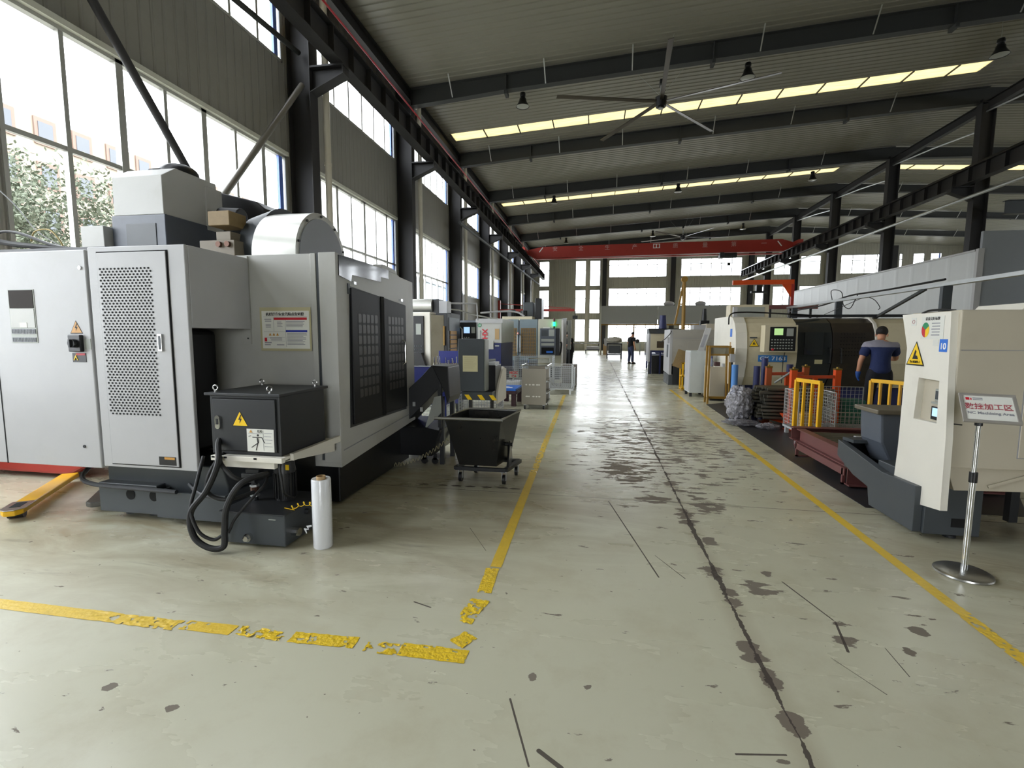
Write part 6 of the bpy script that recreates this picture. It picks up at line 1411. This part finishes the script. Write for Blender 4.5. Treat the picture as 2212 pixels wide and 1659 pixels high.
# ------------------------------------------------------------------ outside the windows
b = thing('pale_building', 'pale cream building with pink window trim outside the large window', 'building', (-52, 50, 0))
obj('wall', MB().box(-60,-50,25,75,-.2,21), OUTW, b)
for r_ in range(5):
    for c__ in range(14):
        y, z = 28.2+c__*3.25, 3.2+r_*3.9
        if r_ < 2 and c__ > 8: continue
        fr_ = obj('window_surround', MB().box(-50,-49.85,y-.9,y+.9,z-.25,z+2.1), OUTR, b); obj('window_glass', MB().box(-49.85,-49.8,y-.6,y+.6,z,z+1.75), GLASSO, fr_)
t = thing('grey_shed', 'long grey shed outside beyond the farther windows', 'shed', (-30, 75, 0))
zt = W(940, 616, X=-25).z
obj('wall', MB().box(-32,-25,62,110,-.2,zt), SHED, t); obj('roof_edge', MB().box(-32.3,-24.7,61.7,110,zt,zt+.35), GLASSO, t)
def tree(c, h, R, seed, lab):
    random.seed(seed); t = thing('tree', lab, 'tree', c, 'trees outside the windows')
    obj('trunk', MB().cyl((c[0],c[1],-.2),(c[0],c[1],h*.6),.18,.08,n=10), BARK, t, smooth=True)
    mb = MB(); cl = [(c[0]+random.uniform(-R,R)*.6, c[1]+random.uniform(-R,R)*.7, h*random.uniform(.42,.92), random.uniform(.35,.6)*R) for _ in range(16)]
    for _ in range(11000):
        q = random.choice(cl); v = Vector((random.gauss(0,1),random.gauss(0,1),random.gauss(0,1))).normalized()*q[3]*random.random()**.4
        p = Vector(q[:3])+v; a = Vector((random.uniform(-1,1),random.uniform(-1,1),random.uniform(-1,1))).normalized()*.06; b2 = a.cross(Vector((random.random(),random.random(),random.random()))).normalized()*.032
        mb.add([p-a, p+b2, p+a, p-b2], [(0,1,2,3)])
    tag(obj('foliage', mb, LEAF, t), kind='stuff')
tree((-13.5, 9.9, 0), 5.7, 1.9, 4, 'leafy green tree outside the first large window')
tree((-26, 47, 0), 6.5, 2.6, 8, 'dark green tree outside beside the grey shed')
# ------------------------------------------------------------------ yellow floor tape
def tape(name, a, b, w, lab, torn, cell=.012, grp='yellow floor marking tape', seed=0, m=None, ylong=None):
    """ribbon from a to b; torn(s) -> wear 0..1 at distance s; loses cells and buckles where worn"""
    a, b = Vector((*a, 0)), Vector((*b, 0)); L = (b-a).length; d = (b-a)/L; n = Vector((-d.y, d.x, 0))
    mb = MB(); s = 0.; rows = []
    while s < L:
        c = cell*(1+s/9.) if ylong is None else cell*(1+max(0, ((a+d*s).y-4))/3.)
        rows.append(s); s += c
    rows.append(L); k = max(5, int(w/cell)); idx = {}
    for i, s in enumerate(rows):
        for j in range(k+1):
            t = torn(s); q = a+d*s+n*(w*(j/k-.5))
            e = (noise.noise(Vector((s*26, seed, j*.4)))*.012+noise.noise(Vector((s*7, seed+3, j*.2)))*.012)*t
            q = q+n*e+d*noise.noise(Vector((s*30, j*.7, seed)))*.01*t
            z = .0016+max(0, noise.noise(Vector((q.x*38, q.y*38, seed)))+.1)*.012*t*t
            idx[(i, j)] = len(mb.v); mb.v.append((q.x, q.y, z))
    for i in range(len(rows)-1):
        for j in range(k):
            t = torn((rows[i]+rows[i+1])/2); p = mb.v[idx[(i, j)]]
            v = noise.noise(Vector((p[0]*15, p[1]*15, seed+7)))*.55+noise.noise(Vector((p[0]*42, p[1]*42, seed)))*.45
            if t > .02 and v > .62-t*.72: continue
            mb.f.append((idx[(i,j)], idx[(i,j+1)], idx[(i+1,j+1)], idx[(i+1,j)]))
    o = obj(name, mb, m or TAPE)
    return tag(o, lab, 'tape', grp)
def steps(*ps):
    def f(s):
        for i in range(len(ps)-1):
            if ps[i][0] <= s <= ps[i+1][0]:
                t = (s-ps[i][0])/max(1e-6, ps[i+1][0]-ps[i][0]); return ps[i][1]*(1-t)+ps[i+1][1]*t
        return ps[-1][1]
    return f
# right line: distance along +Y from y=1.2
tape('floor_tape', (1.99, 1.3), (2.07, 14.2), .075, 'long straight yellow tape line along the right side of the aisle', steps((0,.05),(.95,.08),(1.1,.55),(1.6,.6),(1.75,.05),(4.6,.05),(5.0,.35),(9,.4),(13,.5)), seed=2, ylong=1)
tape('floor_tape', (-.62, 2.95), (-.79, 12.3), .075, 'long yellow tape line along the left side of the aisle', steps((0,.45),(.12,.05),(2.1,.08),(2.25,.7),(3.4,.65),(4.4,.5),(9.4,.55)), seed=5, ylong=1)
def piece(p, q, w, lab, sd, t=.62): tape('tape_scrap', p, q, w, lab, lambda s: t, cell=.008, grp='torn pieces of yellow floor tape', seed=sd, m=TAPEW)
def G(u, v): p = W(u, v, Z=0); return (p.x, p.y)
piece(G(1046,1281), G(1064,1228), .085, 'torn yellow tape scrap directly below the end of the left aisle line', 21, .4)
piece(G(1000,1345), G(1038,1296), .10, 'crumpled yellow tape scrap with a dark bare patch beside it', 22, .68)
piece(G(985,1393), G(1018,1372), .09, 'small ragged yellow tape scrap just above the tape corner', 23, .6)
tape('floor_tape', G(-60,1297), G(385,1352), .082, 'yellow tape strip crossing the floor at the far left of the photo', steps((0,.02),(.42,.12),(.62,.1),(.8,.5),(1.35,.62)), cell=.009, seed=9)
tape('floor_tape', G(398,1350), G(505,1362), .080, 'short yellow tape strip, second from the left in the crossing line', steps((0,.7),(.08,.25),(.3,.15),(.5,.5)), cell=.008, seed=10)
piece(G(515,1362), G(612,1377), .07, 'thin broken yellow tape scraps midway along the crossing line', 24, .85)
piece(G(630,1376), G(770,1389), .085, 'wrinkled yellow tape piece, third block of the crossing line', 25, .5)
piece(G(790,1396), G(865,1405), .08, 'ragged yellow tape scraps left of the wrinkled corner block', 26, .85)
piece(G(865,1402), G(1008,1420), .095, 'heavily wrinkled yellow tape block at the corner of the lines', 27, .42)
# dark dashes left by old tape in front of the cart
for i, (u, v) in enumerate(((915,1046),(955,1048),(985,1049.5),(1015,1051),(1050,1052.5),(1085,1054),(1112,1056))):
    p = W(u, v, Z=0)
    simple('dark_mark', MB().add([(p.x-.06,p.y,.0012),(p.x-.02,p.y-.022,.0012),(p.x+.05,p.y-.015,.0012),(p.x+.06,p.y+.008,.0012),(p.x,p.y+.024,.0012)],[(0,1,2,3,4)]), mat('dark_adhesive','4a3f33',.6), 'dark adhesive dash in the row on the floor below the chip cart', 'mark', 'dark adhesive dashes on the floor')

# ------------------------------------------------------------------ people
def skin(name, nodes, edges, root, m, parent, sub=2, M=None):
    ids = list(nodes); me = bpy.data.meshes.new(name)
    me.from_pydata([tuple(nodes[i][0]) for i in ids], [(ids.index(a), ids.index(b)) for a, b in edges], [])
    o = bpy.data.objects.new(name, me); COL.objects.link(o)
    o.modifiers.new('skin', 'SKIN'); o.modifiers['skin'].use_smooth_shade = True
    for i, k in enumerate(ids):
        r = nodes[k][1]; o.data.skin_vertices[0].data[i].radius = (r, r) if not isinstance(r, tuple) else r
        o.data.skin_vertices[0].data[i].use_root = (k == root)
    s = o.modifiers.new('sub', 'SUBSURF'); s.levels = sub; s.render_levels = sub
    dg = bpy.context.evaluated_depsgraph_get(); dg.update()
    r_ = bpy.data.meshes.new_from_object(o.evaluated_get(dg)); bpy.data.objects.remove(o)
    if M: r_.transform(M)
    return obj(name, r_, m, parent, smooth=2)
def person(label, loc, rotz, J, top, yoke, trous, shoe, sole, glove, h=1.0, hair=HAIRM):
    t = thing('person', label, 'person', loc, 'workers in the hall')
    M = Matrix.Translation(loc) @ Matrix.Rotation(rotz, 4, 'Z') @ Matrix.Scale(h, 4)
    N = {k: (Vector(v), r) for k, (v, r) in J.items()}
    E = [('pel','waist'),('waist','chest'),('chest','uch'),('uch','neck'),('neck','jaw'),('jaw','skull'),('uch','shL'),('shL','elL'),('elL','wrL'),('wrL','paL'),
         ('uch','shR'),('shR','elR'),('elR','wrR'),('wrR','paR'),('pel','hipL'),('hipL','knL'),('knL','anL'),('anL','toL'),('pel','hipR'),('hipR','knR'),('knR','anR'),('anR','toR')]
    for s in 'LR':      # five fingers on each palm
        pa, wr = N['pa'+s][0], N['wr'+s][0]; d = (pa-wr).normalized(); side = d.cross(Vector((1,0,0)) if abs(d.x) < .8 else Vector((0,0,1))).normalized(); inn = d.cross(side)*(1 if s == 'R' else -1)
        for i, (off, ln) in enumerate(((-.030,.060),(-.010,.072),(.011,.068),(.031,.052))):
            b = pa+side*off+d*.02; N['f%s%da' % (s,i)] = (b+d*.012, .0095); N['f%s%db' % (s,i)] = (b+d*ln*.6+inn*.012, .0088); N['f%s%dc' % (s,i)] = (b+d*ln*.95+inn*.03, .0075)
            E += [('pa'+s,'f%s%da' % (s,i)), ('f%s%da' % (s,i),'f%s%db' % (s,i)), ('f%s%db' % (s,i),'f%s%dc' % (s,i))]
        N['t%sa' % s] = (pa-d*.012-side*.038+inn*.012, .011); N['t%sb' % s] = (pa+d*.022-side*.055+inn*.028, .009)
        E += [('pa'+s,'t%sa' % s), ('t%sa' % s,'t%sb' % s)]
    body = skin('body', N, E, 'pel', SKIN, t, 2, M)
    g = lambda k, dr=0.: (N[k][0], N[k][1]+dr)
    mid = lambda a, b, f, r: (N[a][0].lerp(N[b][0], f), r)
    sh = {k: g(k, .026) for k in ('waist','chest','uch','shL','shR')}
    sh['hem'] = (N['pel'][0]+Vector((0,0,-.07)), N['pel'][1]+.055); sh['hm2'] = (N['pel'][0]+Vector((0,0,.04)), N['pel'][1]+.045); sh['c1'] = mid('uch','neck',.3,.118); sh['col'] = mid('uch','neck',.7,.08)
    sh['sL'] = mid('shL','elL',.75,N['elL'][1]+.035); sh['sR'] = mid('shR','elR',.75,N['elR'][1]+.035)
    shirt = skin('shirt', sh, [('hem','hm2'),('hm2','waist'),('waist','chest'),('chest','uch'),('uch','c1'),('c1','col'),('uch','shL'),('shL','sL'),('uch','shR'),('shR','sR')], 'hem', top, t, 2, M)
    if yoke:      # grey shoulder panel: the upper part of the shirt as its own cloth layer
        bm = bmesh.new(); bm.from_mesh(shirt.data); Mi = M.inverted()
        bmesh.ops.bisect_plane(bm, geom=bm.verts[:]+bm.edges[:]+bm.faces[:], plane_co=M @ Vector((0,0,1.335)), plane_no=(0,0,1), clear_inner=True)
        bm.normal_update()
        for v in bm.verts: v.co += v.normal*.005
        ym = bpy.data.meshes.new('shirt_yoke'); bm.to_mesh(ym); bm.free()
        yo = obj('shirt_yoke', ym, yoke, t, smooth=2); q = yo.modifiers.new('solid', 'SOLIDIFY'); q.thickness = .003
    tr = {k: g(k, .018) for k in ('pel','hipL','hipR','knL','knR')}; tr['cL'] = (N['anL'][0]+Vector((0,0,-.01)), N['anL'][1]+.03); tr['cR'] = (N['anR'][0]+Vector((0,0,-.01)), N['anR'][1]+.03)
    tr['tw'] = (N['pel'][0]+Vector((0,0,.09)), N['pel'][1]+.008)
    skin('trousers', tr, [('tw','pel'),('pel','hipL'),('hipL','knL'),('knL','cL'),('pel','hipR'),('hipR','knR'),('knR','cR')], 'tw', trous, t, 2, M)
    for s in 'LR':
        an, to = N['an'+s][0], N['to'+s][0]
        b = to-an; b.z = 0; b.normalize(); he = an-b*.055; he.z = .045
        sk = {'h': (he, .042), 'm': ((an.x+b.x*.05, an.y+b.y*.05, .055), .045), 't': ((to.x+b.x*.02, to.y+b.y*.02, .04), .038), 'a': ((an.x, an.y, .10), .048)}
        sk = {k: (Vector(v), r) for k, (v, r) in sk.items()}
        so = skin('shoe', sk, [('h','m'),('m','t'),('m','a')], 'm', shoe, t, 2, M)
        lx = Vector((-b.y, b.x, 0)); c0 = he-b*.04; c1 = Vector((to.x, to.y, 0))+b*.05
        pl_ = [(c0+lx*.036), (c1+lx*.034), (c1+b*.02), (c1-lx*.034), (c0-lx*.036)]
        me = MB().prism([(p.x, p.y) for p in pl_], 'z', .0, .02, M); obj('sole', me, sole, so, bev=.004)
    if glove:
        for s in 'LR':
            gl = {k: (v, r+.004) for k, (v, r) in N.items() if k.startswith('f'+s) or k.startswith('t'+s) or k == 'pa'+s}
            gl['cuff'] = (N['wr'+s][0].lerp(N['el'+s][0], .12), N['wr'+s][1]+.016); gl['pa'+s] = (N['pa'+s][0], N['pa'+s][1]+.008)
            Eg = [('cuff','pa'+s)]+[e for e in E if (e[0].startswith('f'+s) or e[0].startswith('t'+s) or e[0] == 'pa'+s)]
            skin('glove', gl, Eg, 'cuff', glove, t, 2, M)
    nk, sk_ = N['neck'][0], N['skull'][0]; up = (sk_-N['jaw'][0]).normalized(); face = Vector(FACE).normalized(); face = (face-up*face.dot(up)).normalized(); rt = face.cross(up).normalized()
    def P(f, u, r): return sk_+face*f+up*u+rt*r
    mb = MB(); c = P(-.012, .022, 0)
    bm = bmesh.new(); bmesh.ops.create_uvsphere(bm, u_segments=24, v_segments=16, radius=1)
    B_ = Matrix(((rt.x, face.x, up.x, c.x), (rt.y, face.y, up.y, c.y), (rt.z, face.z, up.z, c.z), (0,0,0,1))) @ Matrix.Diagonal((.086,.102,.100,1))
    kill = [v for v in bm.verts if (v.co.y > .35 and v.co.z < .42) or v.co.z < -.62]
    bmesh.ops.delete(bm, geom=kill, context='VERTS'); bm.transform(B_); me = bpy.data.meshes.new('hair'); bm.to_mesh(me); bm.free(); me.transform(M)
    ho = obj('hair', me, hair, t, smooth=2); q = ho.modifiers.new('solid', 'SOLIDIFY'); q.thickness = .008
    for s in (-1, 1):
        e_ = P(.0, -.035, .082*s); obj('ear', MB().sphere(M @ e_, .024*h, (.5,.8,1.25), 8), SKIN, t, smooth=2)
        e_ = P(.079, -.015, .030*s); obj('eye', MB().sphere(M @ e_, .011*h, (1,1,.7), 6), INK, t, smooth=2)
    obj('nose', MB().cyl(M @ P(.075,-.012,0), M @ P(.100,-.048,0), .008, .015, n=8), SKIN, t, smooth=2)
    obj('mouth', MB().sphere(M @ P(.078,-.078,0), .016*h, (1.3,.5,.35), 6), mat('lips','8f4c42',.5), t, smooth=2)
    return t
J1 = dict(pel=((0,0,.93),.125), waist=((0,.0,1.07),.118), chest=((0,.02,1.24),.135), uch=((0,.05,1.37),.105), neck=((.01,.09,1.45),.055), jaw=((.02,.13,1.50),.062), skull=((.03,.145,1.575),.082),
    shL=((-.19,.05,1.35),.066), elL=((-.28,.02,1.10),.045), wrL=((-.295,.06,.90),.032), paL=((-.295,.075,.825),.034),
    shR=((.19,.06,1.35),.066), elR=((.27,.19,1.13),.045), wrR=((.24,.42,1.12),.032), paR=((.235,.49,1.12),.034),
    hipL=((-.10,0,.86),.098), knL=((-.12,.03,.48),.064), anL=((-.13,-.01,.09),.042), toL=((-.16,.13,.035),.032),
    hipR=((.10,0,.86),.098), knR=((.12,.05,.48),.064), anR=((.13,.04,.09),.042), toR=((.15,.19,.035),.032))
_person = person
def person2(label, loc, rotz, J, face, *a, **k):
    JJ = {kk: (Vector(v), r) for kk, (v, r) in J.items()}
    global FACE; FACE = face
    return _person(label, loc, rotz, JJ, *a, **k)

person2('worker seen from behind, navy shirt with grey shoulders and blue gloves, at the lathes', (4.80, 9.25, 0), math.radians(-12), J1, (.5,.85,-.3), NAVYC, GREYC, DARKC, TEAL, SOLE, GLOVE, h=1.0)
J2 = dict(J1); J2.update(neck=((.0,.06,1.46),.055), jaw=((.0,.11,1.50),.062), skull=((.0,.13,1.575),.082), elL=((-.25,-.02,1.10),.045), wrL=((-.22,.10,.93),.032), paL=((-.20,.15,.88),.032),
    elR=((.26,.02,1.10),.045), wrR=((.28,.07,.88),.032), paR=((.28,.09,.81),.032))
person2('worker in black shirt and dark jeans standing by the aisle, looking down', (1.83, 27.3, 0), math.radians(-60), J2, (0,.8,-.5), BLACKC, None, DENIM, BLACKC, RUBBER, None, h=1.03)
J3 = dict(J2); J3.update(elL=((-.24,.12,1.15),.045), wrL=((-.15,.32,1.10),.032), paL=((-.14,.38,1.09),.032))
person2('worker in dark clothes half hidden behind the tall white guard panel', (-1.12, 20.6, 0), math.radians(120), J3, (0,.9,-.3), BLACKC, None, BLACKC, BLACKC, RUBBER, None, h=1.0)
